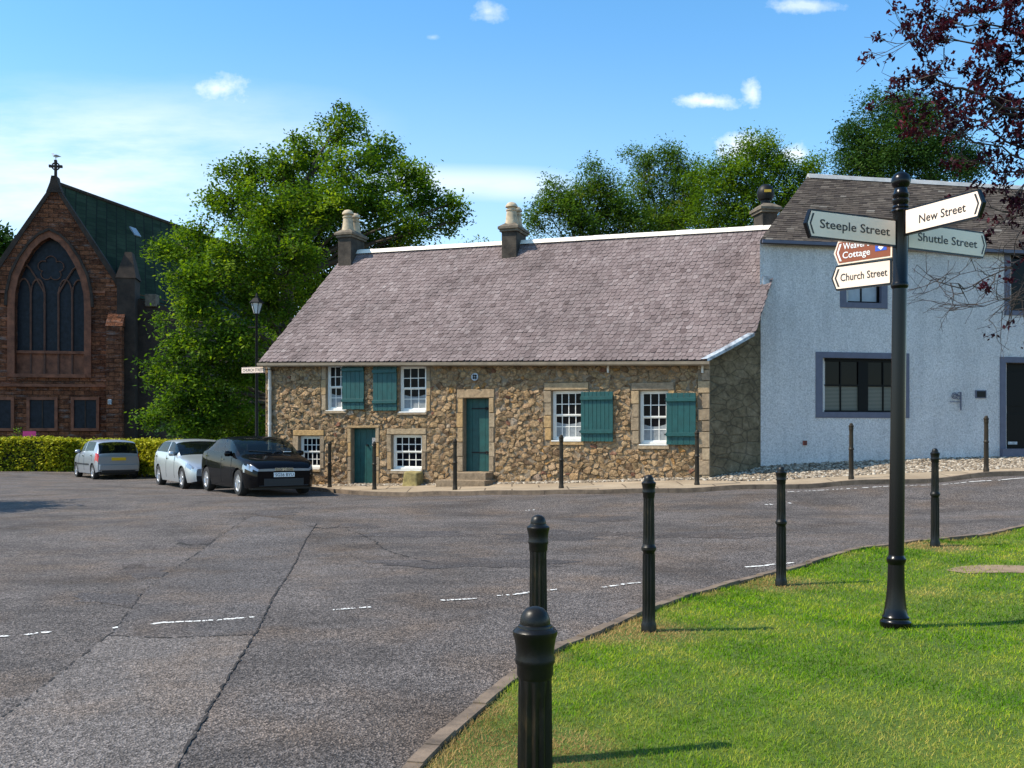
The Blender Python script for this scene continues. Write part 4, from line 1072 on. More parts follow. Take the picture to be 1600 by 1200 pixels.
wwindow(ww['low'], .19, .19, .15, .15, 'low'); wwindow(ww['small'], .17, .17, .13, .14, 'small'); wwindow(ww['right'], .17, .17, .13, .13, 'right'); wwindow(ww['door'], .17, .17, .15, 0, 'door')
# chimney between the two roofs, with a black ball cowl
cc = Vector((6.92, 26.2, 0)); ztop = P(1197, 324, 26.2).z
chimney(0, 0, 0, .22, .28, [], wh, WO, wX, cc, ztop-.2)
cw = MB(); cw.lathe([(.13, 0), (.13, .16), (.19, .18), (.235, .3), (.235, .40), (.19, .52), (.1, .59), (.02, .60)], 18, (cc.x, cc.y, ztop+.02)); cwl = cw.build('chimney_cowl', M['iron'], wh, origin=WO, smooth='auto')
M['yellow'] = MatB('yellow_label').color((.55, .33, .02)).set(.5).m
yl = MB(); yl.box((-.09, -.245, .36), (.09, -.225, .43), M=lambda v: Vector((cc.x+v.x, cc.y+v.y, ztop+v.z))); yl.build('label_band', M['yellow'], cwl, origin=WO)
# fittings on the white wall
def wall_thing(name, px, py, label, cat):
    u, z = white_hit(px, py); return thing(name, HP(u, z), label, cat), u, z
t_, u, z = wall_thing('wall_plaque', 1532, 616, 'small dark rectangular name plaque on the white wall beside the door', 'plaque')
m_ = MB(); m_.box((u-.16, -.005, z-.105), (u+.16, .03, z+.105), M=lambda v: HP(v.x, v.z, v.y)); m_.build('plate', M['surround'], t_, origin=t_.location, bevel=.006)
m_ = MB(); m_.box((u-.13, .0295, z-.08), (u+.13, .034, z+.08), M=lambda v: HP(v.x, v.z, v.y)); m_.build('panel', M['iron'], t_, origin=t_.location)
t_, u, z = wall_thing('sign_bracket', 1494, 622, 'wrought iron scroll bracket on the white wall left of the plaque', 'bracket')
m_ = MB()
m_.tube([HP(u+.11, z+.16, .04), HP(u+.11, z-.32, .04)], .018, 6)
m_.tube([HP(u+.11, z-.1, .04), HP(u-.22, z-.10, .05)], .010, 6)
for cx, cy, r_ in ((-.08, .06, .075), (-.07, .06, .04), (.04, .02, .05), (.06, .1, .05)):
    m_.tube([HP(u+cx+r_*math.cos(a), z+cy+r_*math.sin(a), .045) for a in np.linspace(0, 5.6, 14)], .010, 6)
m_.tube([HP(u+.11, z, .0), HP(u+.11, z, .06)], .012, 6)
m_.build('scrollwork', M['surround'], t_, origin=t_.location)
t_, u, z = wall_thing('vent_box', 1257, 692, 'small rust red vent box low on the white wall', 'vent')
M['rust'] = simple('rust_red', (.24, .06, .04), .7)
m_ = MB(); m_.box((u-.05, -.01, z-.06), (u+.05, .05, z+.06), M=lambda v: HP(v.x, v.z, v.y)); m_.build('box', M['rust'], t_, origin=t_.location, bevel=.006)
m_ = MB()
for k in range(4): m_.box((u-.038, .049, z-.045+k*.025), (u+.038, .055, z-.033+k*.025), M=lambda v: HP(v.x, v.z, v.y))
m_.build('louvre', M['iron'], t_, origin=t_.location)

# ------------------------------------------------------------------ church
ac = R(10); cX = Vector((math.cos(ac), math.sin(ac), 0)); cN = Vector((math.sin(ac), -math.cos(ac), 0)); C0 = Vector(((100-CX)/F*55, 55, 0))
ch = thing('church', (C0.x, C0.y, .3), 'dark red sandstone church with a steep gable and a great pointed window', 'church'); HO = ch.location.copy()
def ch_hit(px, py, off=0.0):
    k = (px-CX)/F; b0 = C0+cN*off; u = (k*b0.y-b0.x)/(cX.x-k*cX.y); return u, CZ-(py-HZ)/F*(b0.y+cX.y*u)
def CP(u, z, t=0): q = C0+cX*u+cN*t; return Vector((q.x, q.y, z))
apex = ch_hit(85, 286); rsh = ch_hit(194, 452); lsh = (2*apex[0]-rsh[0], rsh[1])
cdv = Vector((math.sin(R(15)), math.cos(R(15)), 0))*19
gab = [(lsh[0], -.3), (rsh[0], -.3), rsh, apex, lsh]
# gable wall with a pointed opening: strip decomposition between the outline and the window
arch_px_r = [(132, 590), (132, 480), (131, 460), (126, 436), (117, 414), (104, 392), (92, 379), (78, 371)]
arch = [ch_hit(*q) for q in arch_px_r]; ca = arch[-1][0]
def mirror(p): return (2*ca-p[0], p[1])
opening = arch+[mirror(q) for q in arch[-2::-1]]                      # closed: right foot -> apex -> left foot
m_ = MB()
def wallpoly(poly, t0=0, t1=-.7): m_.prism(poly, lambda a, c, t: CP(a, c, t), t1, t0)
wx0, wx1, wz0 = opening[-1][0], opening[0][0], opening[0][1]
def roofz(u): 
    return apex[1]-(abs(u-apex[0]))*(apex[1]-rsh[1])/(rsh[0]-apex[0])
wallpoly([(lsh[0], -.3), (rsh[0], -.3), (rsh[0], wz0), (lsh[0], wz0)])
wallpoly([(lsh[0], wz0), (wx0, wz0), (wx0, arch[1][1]), (wx0, roofz(wx0)), (lsh[0], rsh[1])]); wallpoly([(wx1, wz0), (rsh[0], wz0), (rsh[0], rsh[1]), (wx1, roofz(wx1))])
half = arch
for i in range(1, len(arch)-1):
    p, q = arch[i], arch[i+1]
    if q[0] < p[0]-1e-4:
        wallpoly([p, (p[0], roofz(p[0])), (q[0], roofz(q[0])), q]); p2, q2 = mirror(p), mirror(q); wallpoly([p2, q2, (q2[0], roofz(q2[0])), (p2[0], roofz(p2[0]))])
# side walls
r_ = CP(rsh[0], 0); re = r_+cdv; ez = rsh[1]-.1; l_ = CP(lsh[0], 0); le = l_+cdv
m_.add([(r_.x, r_.y, -.3), (re.x, re.y, -.3), (re.x, re.y, ez), (r_.x, r_.y, ez)], [(0, 1, 2, 3)]); m_.add([(l_.x, l_.y, -.3), (le.x, le.y, -.3), (le.x, le.y, ez), (l_.x, l_.y, ez)], [(3, 2, 1, 0)])
ape = CP(*apex)+cdv
m_.add([(re.x, re.y, -.3), (le.x, le.y, -.3), (le.x, le.y, ez), ape, (re.x, re.y, ez)], [(0, 1, 2, 3, 4)])
cwall = m_.build('wall', M['church_wall'], ch, origin=HO)
m_ = MB(); ap = CP(apex[0], apex[1]+.05, -.35); er = CP(rsh[0]+.3, rsh[1]-.35, -.35); el = CP(lsh[0]-.3, lsh[1]-.35, -.35)
m_.add([ap, ap+cdv, er+cdv, er], [(3, 2, 1, 0)]); m_.add([ap, ap+cdv, el+cdv, el], [(0, 1, 2, 3)])
croof = m_.build('roof', M['church_slate'], ch, origin=HO)
m_ = MB(); m_.tube([ap+Vector((0, 0, .05)), ap+cdv+Vector((0, 0, .05))], .12, 8); m_.build('ridge', M['church_dark'], croof, origin=HO)
for fa, fb in ((.28, .26), (.70, .33)):
    q = ap+cdv*fa+(er-ap)*fb; a2 = cdv.normalized()*.62; b2 = (er-ap).normalized()*.62; nn = a2.cross(b2).normalized(); nn = nn if nn.z > 0 else -nn; m_ = MB()
    vs = [q-a2*.5-b2*.5, q+a2*.5-b2*.5, q+a2*.5+b2*.5, q-a2*.5+b2*.5]; m_.add([x+nn*.01 for x in vs]+[x+nn*.08 for x in vs], [(4,5,6,7),(0,1,5,4),(1,2,6,5),(2,3,7,6),(3,0,4,7)]); m_.build('rooflight', M['rooflight'], croof, origin=HO)
# coping on the gable
m_ = MB()
for s_ in (1, -1):
    p0 = (apex[0]+s_*.0, apex[1]+.1); p1 = (apex[0]+s_*(rsh[0]-apex[0]+.15), rsh[1]-.1)
    m_.prism([p0, p1, (p1[0]-s_*.22, p1[1]-.26), (p0[0], p0[1]-.36)], lambda a, c, t: CP(a, c, t), -.75, .08)
m_.build('coping', M['church_dark'], ch, origin=HO)
# finial cross on a stepped base
m_ = MB(); fx = apex[0]; z0 = apex[1]-.55
m_.prism([(fx-.42, z0), (fx+.42, z0), (fx+.22, z0+.55), (fx+.14, z0+.95), (fx-.14, z0+.95), (fx-.22, z0+.55)], lambda a, c, t: CP(a, c, t), -.55, .12)
zc = ch_hit(84, 258)[1]
m_.prism([(fx-.07, z0+.9), (fx+.07, z0+.9), (fx+.06, zc+.33), (fx-.06, zc+.33)], lambda a, c, t: CP(a, c, t), -.32, -.18)
m_.prism([(fx-.32, zc-.06), (fx+.32, zc-.06), (fx+.32, zc+.06), (fx-.32, zc+.06)], lambda a, c, t: CP(a, c, t), -.31, -.19)
m_.tube([CP(fx+.2*math.cos(a), zc+.2*math.sin(a), -.25) for a in np.linspace(0, 2*math.pi, 20)], .045, 6)
for sx, sz in ((1, 0), (-1, 0), (0, 1)): m_.box((fx+sx*.29-.07, -.33, zc+sz*.29-.07), (fx+sx*.29+.07, -.17, zc+sz*.29+.07), M=lambda v: CP(v.x, v.z, v.y))
m_.build('finial_cross', M['church_dark'], ch, origin=HO)
# gull on the cross
gq = CP(fx, zc+.37, -.25); gl = thing('gull', gq, 'white and grey gull standing on top of the church cross', 'bird'); M['gull'] = simple('gull_white', (.62, .62, .62), .8); M['gull_grey'] = simple('gull_grey', (.22, .23, .25), .8)
m_ = MB(); m_.tube([gq+Vector(v) for v in [(.20, 0, .19), (.12, 0, .2), (.0, 0, .22), (-.10, 0, .25), (-.14, 0, .31), (-.16, 0, .36), (-.20, 0, .37)]], [.015, .055, .085, .07, .045, .05, .02], 10); m_.tube([gq+Vector((-.19, 0, .365)), gq+Vector((-.255, 0, .35))], [.014, .004], 6)
bd = m_.build('body', M['gull'], gl, origin=gq, smooth=True)
for s_ in (1, -1): m_ = MB(); m_.tube([gq+Vector(v) for v in [(-.04, s_*.07, .25), (.06, s_*.085, .245), (.18, s_*.05, .215), (.30, s_*.02, .19)]], [.03, .05, .035, .008], 8); m_.build('wing', M['gull_grey'], gl, origin=gq, smooth=True)
for s_ in (1, -1): m_ = MB(); m_.tube([gq+Vector((.01, s_*.03, -.03)), gq+Vector((.01, s_*.03, .17))], .01, 5); m_.build('leg', M['pot'], gl, origin=gq)
# great window: surround, glass, tracery
def off_arch(o): 
    out = []
    for (a, c) in opening:
        d = Vector((a-ca, c-arch[2][1])); 
        if c < arch[2][1]: out.append((a+(o if a > ca else -o), c))
        else: dn = d.normalized(); out.append((a+dn.x*o, c+dn.y*o))
    return out
m_ = MB(); oa, ob_ = off_arch(.0), off_arch(.38)
for i in range(len(oa)-1): m_.prism([oa[i], ob_[i], ob_[i+1], oa[i+1]], lambda a, c, t: CP(a, c, t), -.3, .10)
gw = m_.build('great_window', M['church_dress'], ch, origin=HO)
m_ = MB(); oc = off_arch(.52)
for i in range(1, len(oa)-2): m_.prism([ob_[i], oc[i], oc[i+1], ob_[i+1]], lambda a, c, t: CP(a, c, t), -.05, .2)
m_.build('hood_mould', M['church_dark'], gw, origin=HO)
m_ = MB(); m_.add([CP(a, c, -.42) for a, c in opening], [tuple(range(len(opening)))]); m_.build('leaded_glass', M['church_glass'], gw, origin=HO)
zpan = ch_hit(78, 552)[1]
m_ = MB(); m_.box((wx0, -.40, wz0), (wx1, -.36, zpan), M=lambda v: CP(v.x, v.z, v.y)); m_.box((wx0, -.4, zpan), (wx1, -.22, zpan+.16), M=lambda v: CP(v.x, v.z, v.y)); m_.box((wx0-.1, -.4, wz0-.02), (wx1+.1, .16, wz0+.18), M=lambda v: CP(v.x, v.z, v.y)); m_.build('panel', M['church_dress'], gw, origin=HO)
m_ = MB(); zs = arch[2][1]-.1; wd = wx1-wx0
for k in range(1, 5):
    u = wx0+wd*k/5; m_.tube([CP(u, wz0+.1, -.33), CP(u, zs+(.25 if k in (2, 3) else 0), -.33)], .06, 6)
def arcp(u0, u1, zb, hgt, n=9):
    um = (u0+u1)/2; pts = []
    for i in range(n):
        f = i/(n-1); pts.append((u0+(um-u0)*(1-math.cos(f*math.pi/2)), zb+hgt*math.sin(f*math.pi/2)))
    return pts
for k in (0, 1, 3, 4):
    u0, u1 = wx0+wd*k/5, wx0+wd*(k+1)/5
    L1 = arcp(u0, u1, zs, wd*.26); m_.tube([CP(a, c, -.33) for a, c in L1], .05, 6); m_.tube([CP(u0+u1-a, c, -.33) for a, c in L1], .05, 6)
for s_ in (1, -1):
    pts_ = [(ca+s_*wd*.5*f, zs+wd*q) for f, q in ((.2, .05), (.42, .25), (.62, .42), (.80, .50))]
    m_.tube([CP(a, c, -.33) for a, c in pts_], .055, 6)
rc = ch_hit(77, 418)
for k in range(5):
    a0 = R(90+72*k); cxx, czz = rc[0]+.42*math.cos(a0), rc[1]+.42*math.sin(a0)
    m_.tube([CP(cxx+.30*math.cos(a), czz+.30*math.sin(a), -.33) for a in np.linspace(a0-R(100), a0+R(100), 12)], .03, 6)
m_.build('tracery', M['tracery'], gw, origin=HO)
# string courses, lower windows, buttress and corner pinnacle
m_ = MB(); u0, zc = ch_hit(-40, 601); u1, _ = ch_hit(168, 601)
m_.box((lsh[0], -.05, zc-.09), (u1, .16, zc+.07), M=lambda v: CP(v.x, v.z, v.y)); m_.build('string_course', M['church_dress'], ch, origin=HO)
for pxa, pxb, py in ((136, 165, 456), (-10, 14, 456)):
    a = ch_hit(pxa, py); c = ch_hit(pxb, py); m_ = MB(); m_.box((a[0], -.05, a[1]-.07), (c[0], .12, a[1]+.07), M=lambda v: CP(v.x, v.z, v.y)); m_.build('string_course', M['church_dress'], ch, origin=HO)
for pxa, pxb in ((-22, 18), (47, 86), (116, 151)):
    a = ch_hit(pxa, 669); c = ch_hit(pxb, 625); m_ = MB()
    f = .16
    for q in ((a[0]-f, a[0], a[1]-f, c[1]+f), (c[0], c[0]+f, a[1]-f, c[1]+f), (a[0], c[0], c[1], c[1]+f), (a[0], c[0], a[1]-f, a[1])): m_.box((q[0], -.02, q[2]), (q[1], .12, q[3]), M=lambda v: CP(v.x, v.z, v.y))
    w = m_.build('window', M['church_dress'], ch, origin=HO)
    m_ = MB(); m_.add([CP(a[0], a[1], .012), CP(c[0], a[1], .012), CP(c[0], c[1], .012), CP(a[0], c[1], .012)], [(0, 1, 2, 3)]); m_.build('pane', M['church_glass'], w, origin=HO)
    m_ = MB(); um = (a[0]+c[0])/2; m_.box((um-.03, .005, a[1]), (um+.03, .05, c[1]), M=lambda v: CP(v.x, v.z, v.y)); m_.build('mullion', M['church_dark'], w, origin=HO)
m_ = MB(); a = ch_hit(166, 690, .9); c = ch_hit(190, 510, .9); zt = ch_hit(178, 484, 0)[1]
m_.box((a[0], 0, -.3), (c[0], .9, c[1]), M=lambda v: CP(v.x, v.z, v.y))
m_.add([CP(a[0]-.05, c[1], .95), CP(c[0]+.05, c[1], .95), CP(c[0]+.05, zt, .0), CP(a[0]-.05, zt, 0), CP(a[0]-.05, c[1], 0), CP(c[0]+.05, c[1], 0)], [(0, 1, 2, 3), (0, 3, 4), (1, 5, 2)])
m_.build('buttress', M['church_wall'], ch, origin=HO)
lp = MB(); a = ch_hit(172, 628, .95); lp.box((a[0]-.1, .9, a[1]-.15), (a[0]+.1, 1.08, a[1]+.15), M=lambda v: CP(v.x, v.z, v.y)); lp.build('wall_lamp', M['lead'], ch, origin=HO, bevel=.03)
m_ = MB(); a = ch_hit(184, 470); c = ch_hit(212, 418)
m_.box((a[0], -1.2, -.3), (c[0], .25, a[1]+1.3), M=lambda v: CP(v.x, v.z, v.y))
um = (a[0]+c[0])/2; zt = ch_hit(200, 400)[1]
m_.add([CP(a[0]-.08, a[1]+1.3, .3), CP(c[0]+.08, a[1]+1.3, .3), CP(c[0]+.08, a[1]+1.3, -1.25), CP(a[0]-.08, a[1]+1.3, -1.25), CP(um-.12, zt+.25, -.1), CP(um+.25, zt+.25, -.1), CP(um+.25, zt+.25, -.8), CP(um-.12, zt+.25, -.8)], [(0,1,5,4),(1,2,6,5),(2,3,7,6),(3,0,4,7),(4,5,6,7)])
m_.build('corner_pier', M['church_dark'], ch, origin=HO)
# lower side aisle running back
m_ = MB(); s0 = CP(c[0], 0, -.6); s1 = s0+cX*2.4; s2 = s1+cdv*.95; s3 = s0+cdv*.95; zA, zB = ch_hit(218, 470)[1]+.2, ch_hit(250, 470)[1]-.5
for p, q, za, zb in ((s0, s1, zA, zB), (s1, s2, zB, zB)): m_.add([(p.x, p.y, -.3), (q.x, q.y, -.3), (q.x, q.y, zb), (p.x, p.y, za)], [(0, 1, 2, 3)])
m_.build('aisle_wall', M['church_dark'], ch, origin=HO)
m_ = MB(); m_.add([(s0.x, s0.y, zA), (s1.x, s1.y, zB), (s2.x, s2.y, zB), (s3.x, s3.y, zA)], [(0, 1, 2, 3)]); m_.build('aisle_roof', M['church_slate'], ch, origin=HO)
m_ = MB(); q = CP(c[0]+.75, zA+.05, -.7); m_.box((q.x-.3, q.y-.3, q.z-.5), (q.x+.35, q.y+.3, q.z+.22)); m_.build('aisle_chimney', M['chimney_cap'], ch, origin=HO, bevel=.03)
# notice board behind the hedge
q = P(46, 690, 43); nb = thing('notice_board', (q.x, q.y, .15), 'small magenta notice board standing behind the hedge before the church', 'notice board')
m_ = MB(); zc = P(46, 680, 43).z; m_.box((q.x-.29, q.y-.02, zc-.18), (q.x+.29, q.y+.02, zc+.18)); m_.build('board', M['magenta'], nb, origin=nb.location)
for s_ in (-.2, .2):
    m_ = MB(); m_.box((q.x+s_-.03, q.y+.021, 0), (q.x+s_+.03, q.y+.07, zc+.1)); m_.build('post', M['iron'], nb, origin=nb.location)

# ------------------------------------------------------------------ trees and hedges
def leaves(mat, C, spread, per, l, w, parent, origin, name='crown', seed=1, droop=.3, clumpvar=.22, fac=1.0):
    """C: (n,3) tips; per leaves about each"""
    r = np.random.default_rng(seed); n = len(C)*per
    c = np.repeat(C, per, axis=0)+r.normal(0, 1, (n, 3))*np.array([spread, spread, spread*.75])
    nn = r.normal(0, .62, (n, 3))+np.array([0, 0, 1.0]); nn /= np.linalg.norm(nn, axis=1)[:, None]
    d = r.normal(0, 1, (n, 3)); d[:, 2] = d[:, 2]*.6-droop
    s = np.cross(nn, d); s /= np.linalg.norm(s, axis=1)[:, None]+1e-9
    d = np.cross(s, nn); d[:, 2] -= droop*.6; d /= np.linalg.norm(d, axis=1)[:, None]+1e-9
    ll = (l*r.uniform(.65, 1.3, n))[:, None]; wv = (w*r.uniform(.7, 1.25, n))[:, None]
    V = np.stack([c-d*ll*.5, c+s*wv*.5-d*ll*.05, c+d*ll*.5, c-s*wv*.5-d*ll*.05], 1).reshape(-1, 3)
    rn = np.clip(np.repeat(r.normal(.5, clumpvar, len(C)), per)+r.normal(0, .09, n), 0, 1)
    return quads_mesh(name, V, n, mat, parent=parent, rnd=rn, origin=origin)
def blob_tips(blobs, dens_, seed, shell=.45):
    r = np.random.default_rng(seed); T = []; owner = []
    for k, (c, rad) in enumerate(blobs):
        n = int(dens_*(rad[0]*rad[1]*rad[2])**(2/3.)) 
        v = r.normal(0, 1, (n, 3)); v /= np.linalg.norm(v, axis=1)[:, None]
        rr = r.random(n)**shell
        wob_ = 1+.22*np.sin(v[:, 0]*5+k)*np.sin(v[:, 2]*4+2*k)+.15*np.sin(v[:, 1]*9+k*3)
        T.append(np.array(c)+v*(rr*wob_)[:, None]*np.array(rad)); owner += [k]*n
    return np.vstack(T), np.array(owner)
def tree(name, label, base, blobs, trunk_r, mat, dens_=16, spread=.34, per=16, l=.16, w=.085, seed=1, group=None, split=.35, bark='bark', droop=.3, tipb=.12, clumpvar=.22, shell=.45):
    root = thing(name, base, label, 'tree', group); bx, by, bz = base
    r = random.Random(seed); tb = MB()
    top = max(c[2] for c, _ in blobs)-.6; zsplit = bz+(top-bz)*split
    cx = sum(c[0] for c, _ in blobs)/len(blobs); cy = sum(c[1] for c, _ in blobs)/len(blobs)
    hub = Vector((bx+(cx-bx)*.3, by+(cy-by)*.3, zsplit)); topv = Vector((cx, cy, top-.5))
    tb.tube([Vector((bx, by, bz-.3)), Vector((bx, by, bz+.1)), Vector(base).lerp(hub, .4), hub, hub.lerp(topv, .5)+Vector((.35, 0, 0)), topv.lerp(hub, .12)], [trunk_r*1.5, trunk_r*1.15, trunk_r*.9, trunk_r*.75, trunk_r*.35, .03], 9)
    T, own = blob_tips(blobs, dens_, seed, shell)
    for k, (c, rad) in enumerate(blobs):
        cv = Vector(c); f = min(.9, max(0.0, (cv.z-zsplit)/(top-zsplit+.01)*.6)); st = hub.lerp(topv, f) if cv.z > zsplit else Vector(base).lerp(hub, .75)
        mid = st.lerp(cv, .5)+Vector((r.uniform(-.3, .3), r.uniform(-.3, .3), r.uniform(0, .5)))
        rr = max(.025, trunk_r*.24); tb.tube([st, mid, cv], [rr, rr*.55, rr*.22], 6, cap=False)
        idx = np.where(own == k)[0]
        for i in idx:
            if r.random() < tipb*2:
                p = Vector(T[i]); m2 = cv.lerp(p, .5)+Vector((r.uniform(-.15, .15), r.uniform(-.15, .15), r.uniform(0, .25)))
                tb.tube([cv.lerp(mid, r.random()*.4), m2, p], [rr*.3, rr*.18, .008], 4, cap=False)
    tb.build('trunk', M[bark], root, origin=base, smooth=True)
    leaves(mat, T, spread, per, l, w, root, base, seed=seed, droop=droop, clumpvar=clumpvar)
    return root
def blobs_px(lst, seed=0):
    """(px, py, depth, radius in photo pixels [, vertical radius])"""
    out = []
    for q in lst:
        px, py, d, rp = q[:4]; rz_ = q[4] if len(q) > 4 else rp*.8
        p = P(px, py, d); out.append((tuple(p), (rp/F*d, rp/F*d, rz_/F*d)))
    return out
D = 37.0
big = blobs_px([(540, 205, D, 38, 34), (490, 245, D, 42), (590, 245, D+1, 45), (440, 265, D-1, 42), (390, 275, D-1, 45), (545, 270, D-2, 50), (640, 285, D, 40), (350, 320, D-1, 40), (420, 330, D-3, 55), (500, 330, D-3, 58), (590, 320, D-2, 55), (660, 315, D+1, 42), (705, 318, D, 22, 14), (690, 350, D+1, 26, 18), (640, 360, D, 40), (715, 345, D, 16, 22),
    (310, 370, D-2, 38), (380, 385, D-4, 55), (460, 400, D-4, 55), (290, 395, D-3, 40, 20), (262, 400, D-3, 24, 14), (330, 440, D-4, 55), (420, 470, D-3, 60), (285, 440, D-4, 32, 22), (300, 490, D-4, 40), (360, 520, D-4, 55), (275, 540, D-4, 32, 20), (320, 570, D-4, 50), (395, 580, D-3, 45), (255, 590, D-4, 30, 18), (300, 620, D-4, 48), (355, 640, D-3.5, 45, 36), (260, 640, D-4.5, 32, 18), (235, 655, D-4.5, 22, 12), (310, 665, D-4, 45, 24), (380, 670, D-2.5, 40, 28),
    (560, 380, D+1, 50), (620, 385, D+1.5, 35), (470, 470, D+1, 55), (510, 440, D+1.5, 55), (450, 540, D+1, 50), (440, 360, D+.5, 55), (500, 390, D+1, 55), (420, 420, D, 55), (400, 340, D+.5, 45), (520, 340, D+1, 50), (470, 300, D+1, 50), (245, 565, D-4.5, 20, 10), (250, 500, D-3, 16, 8), (545, 178, D, 16, 12), (460, 218, D, 18, 12), (345, 265, D-1, 16, 14), (655, 270, D+.5, 18, 12), (240, 385, D-3, 12, 8)])
bb = P(440, 690, D); tree('leafy_tree', 'tall bright green spreading tree behind the left end of the cottage', (bb.x, bb.y, .05), big, .42, M['leaf'], 42, .20, 64, .145, .080, 3, split=.28, clumpvar=.26)
# row of feathery trees behind the right half of the roof
grp = 'trees behind the cottage roof'
t1 = blobs_px([(850, 325, 44, 26), (880, 310, 44, 34), (930, 290, 45, 38), (900, 345, 44, 40), (960, 325, 45, 38), (838, 350, 44, 24), (930, 360, 45, 40), (865, 285, 44, 14, 8), (925, 262, 45, 18, 10), (975, 350, 45, 40), (910, 320, 45, 44)])
bb = P(905, 690, 44.5); tree('ash_tree', 'leftmost feathery tree behind the cottage roof, right of the middle chimney', (bb.x, bb.y, .3), t1, .22, M['leaf_far'], 40, .25, 70, .155, .06, 11, grp)
t2 = blobs_px([(1010, 255, 47, 34), (1045, 240, 47, 28), (1000, 300, 47, 45), (1055, 290, 47, 42), (1030, 340, 47, 45), (1080, 335, 46, 38), (985, 240, 47, 16, 10), (1070, 262, 47, 28), (1085, 300, 46, 40), (1000, 345, 46, 44), (1050, 350, 46, 44)])
bb = P(1030, 690, 47); tree('ash_tree', 'middle open crowned tree behind the cottage roof with sky showing through', (bb.x, bb.y, .3), t2, .22, M['leaf_far'], 34, .24, 66, .155, .06, 12, grp)
t3 = blobs_px([(1180, 240, 44, 40), (1140, 265, 44, 40), (1215, 265, 44, 40), (1170, 300, 44, 52), (1120, 310, 44, 42), (1225, 310, 44, 45), (1260, 270, 44, 28), (1275, 255, 44, 16, 10), (1190, 222, 44, 16, 10), (1110, 350, 44, 36), (1160, 345, 44, 40), (1100, 280, 45, 26), (1255, 310, 44, 30)])
bb = P(1180, 690, 44); tree('ash_tree', 'broad light green tree behind the roof left of the black chimney cowl', (bb.x, bb.y, .4), t3, .25, M['leaf'], 42, .25, 70, .15, .062, 13, grp)
t4 = blobs_px([(1390, 180, 46, 46), (1440, 190, 46, 46), (1345, 215, 46, 38), (1400, 235, 45, 60), (1460, 235, 46, 50), (1330, 250, 46, 36), (1500, 250, 46, 36), (1520, 262, 46, 30), (1420, 160, 46, 22, 12), (1365, 262, 45, 44), (1322, 205, 46, 18, 10), (1460, 270, 45, 40)])
bb = P(1410, 690, 46); tree('dense_tree', 'dense dark green rounded tree behind the white house ridge', (bb.x, bb.y, .6), t4, .3, M['leaf_dark'], 42, .28, 66, .16, .068, 14)
t5 = blobs_px([(-20, 380, 95, 40, 26), (-60, 370, 95, 45, 36), (12, 392, 95, 18, 16), (0, 430, 95, 40), (-50, 440, 95, 55), (-20, 520, 95, 60), (-80, 520, 95, 60)])
bb = P(-30, 690, 95); tree('hill_tree', 'far dark tree showing beyond the left slope of the church gable', (bb.x, bb.y, .3), t5, .5, M['leaf_dark'], 14, .6, 26, .6, .3, 15)
t6 = blobs_px([(748, 378, 48, 16, 12), (740, 400, 48, 30), (770, 392, 48, 18, 12)]); bb = P(750, 690, 48)
tree('ash_tree', 'small treetop just showing over the ridge between the two cottage chimneys', (bb.x, bb.y, .3), t6, .15, M['leaf_far'], 24, .3, 12, .22, .085, 16, grp)
# dark shrubs filling the churchyard beneath the big tree
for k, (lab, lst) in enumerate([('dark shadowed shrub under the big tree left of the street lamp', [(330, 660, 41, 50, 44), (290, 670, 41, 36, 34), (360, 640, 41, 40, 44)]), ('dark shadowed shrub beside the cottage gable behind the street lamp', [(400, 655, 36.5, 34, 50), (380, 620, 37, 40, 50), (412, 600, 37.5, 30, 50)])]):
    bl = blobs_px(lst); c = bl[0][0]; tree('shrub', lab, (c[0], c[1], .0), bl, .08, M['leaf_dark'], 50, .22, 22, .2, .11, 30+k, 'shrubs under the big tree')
sb = blobs_px([(27, 676, 41.5, 9, 9), (20, 684, 41.5, 9, 8)]); c = sb[0][0]; tree('shrub', 'small sprig of shrub above the hedge left of the magenta board', (c[0], c[1], .1), sb, .03, M['leaf'], 60, .1, 8, .12, .07, 33)
# unseen tree off to the left that throws the shadow lying on the road at the left edge
sh = [((-15.6, 20.4, 5.0), (1.5, 1.5, 1.1)), ((-14.4, 20.0, 4.2), (1.1, .8, .6)), ((-17, 20.4, 4.2), (1.6, 1.4, 1.1))]
tree('street_tree', 'small leafy tree just outside the left edge, shading the road', (-15.9, 20.4, 0), sh, .12, M['leaf'], 50, .2, 40, .15, .09, 21)
def hedge(label, p0, p1, depth, h, zb, seed, name='hedge'):
    p0, p1 = Vector(p0), Vector(p1); e = (p1-p0).normalized(); n = Vector((-e.y, e.x, 0)); L = (p1-p0).length
    root = thing(name, (p0.x, p0.y, zb), label, 'hedge', 'clipped hedges along the churchyard'); r = np.random.default_rng(seed)
    m_ = MB(); m_.box((.06, .06, 0), (L-.06, depth-.06, h-.06), M=lambda v: Vector((p0.x, p0.y, zb))+e*v.x+n*v.y+Vector((0, 0, v.z))); m_.build('dark_core', M['hedge_core'], root, origin=root.location)  # solid dark block filling the hedge inside its leaf shell
    nf = int(L*h*420); nt = int(L*depth*420); ne = int(depth*h*420)
    def pt(a, b_, c): return np.outer(a, np.array(e))+np.outer(b_, np.array(n))+np.outer(c, np.array((0, 0, 1.)))+np.array((p0.x, p0.y, zb))
    wav = lambda a: .05*np.sin(a*2.1)+.03*np.sin(a*5.3+1)
    a1 = r.random(nf)*L; a2 = r.random(nt)*L
    C = np.vstack([pt(a1, r.normal(.0, .05, nf)+wav(a1), r.random(nf)*h), pt(a2, r.random(nt)*depth, h+r.normal(0, .045, nt)+wav(a2)*.6),
                   pt(np.where(r.random(ne*2) < .5, 0, L)+r.normal(0, .04, ne*2), r.random(ne*2)*depth, r.random(ne*2)*h)])
    leaves(M['leaf_hedge'], C, .05, 2, .12, .08, root, tuple(root.location), 'foliage', seed, .1)
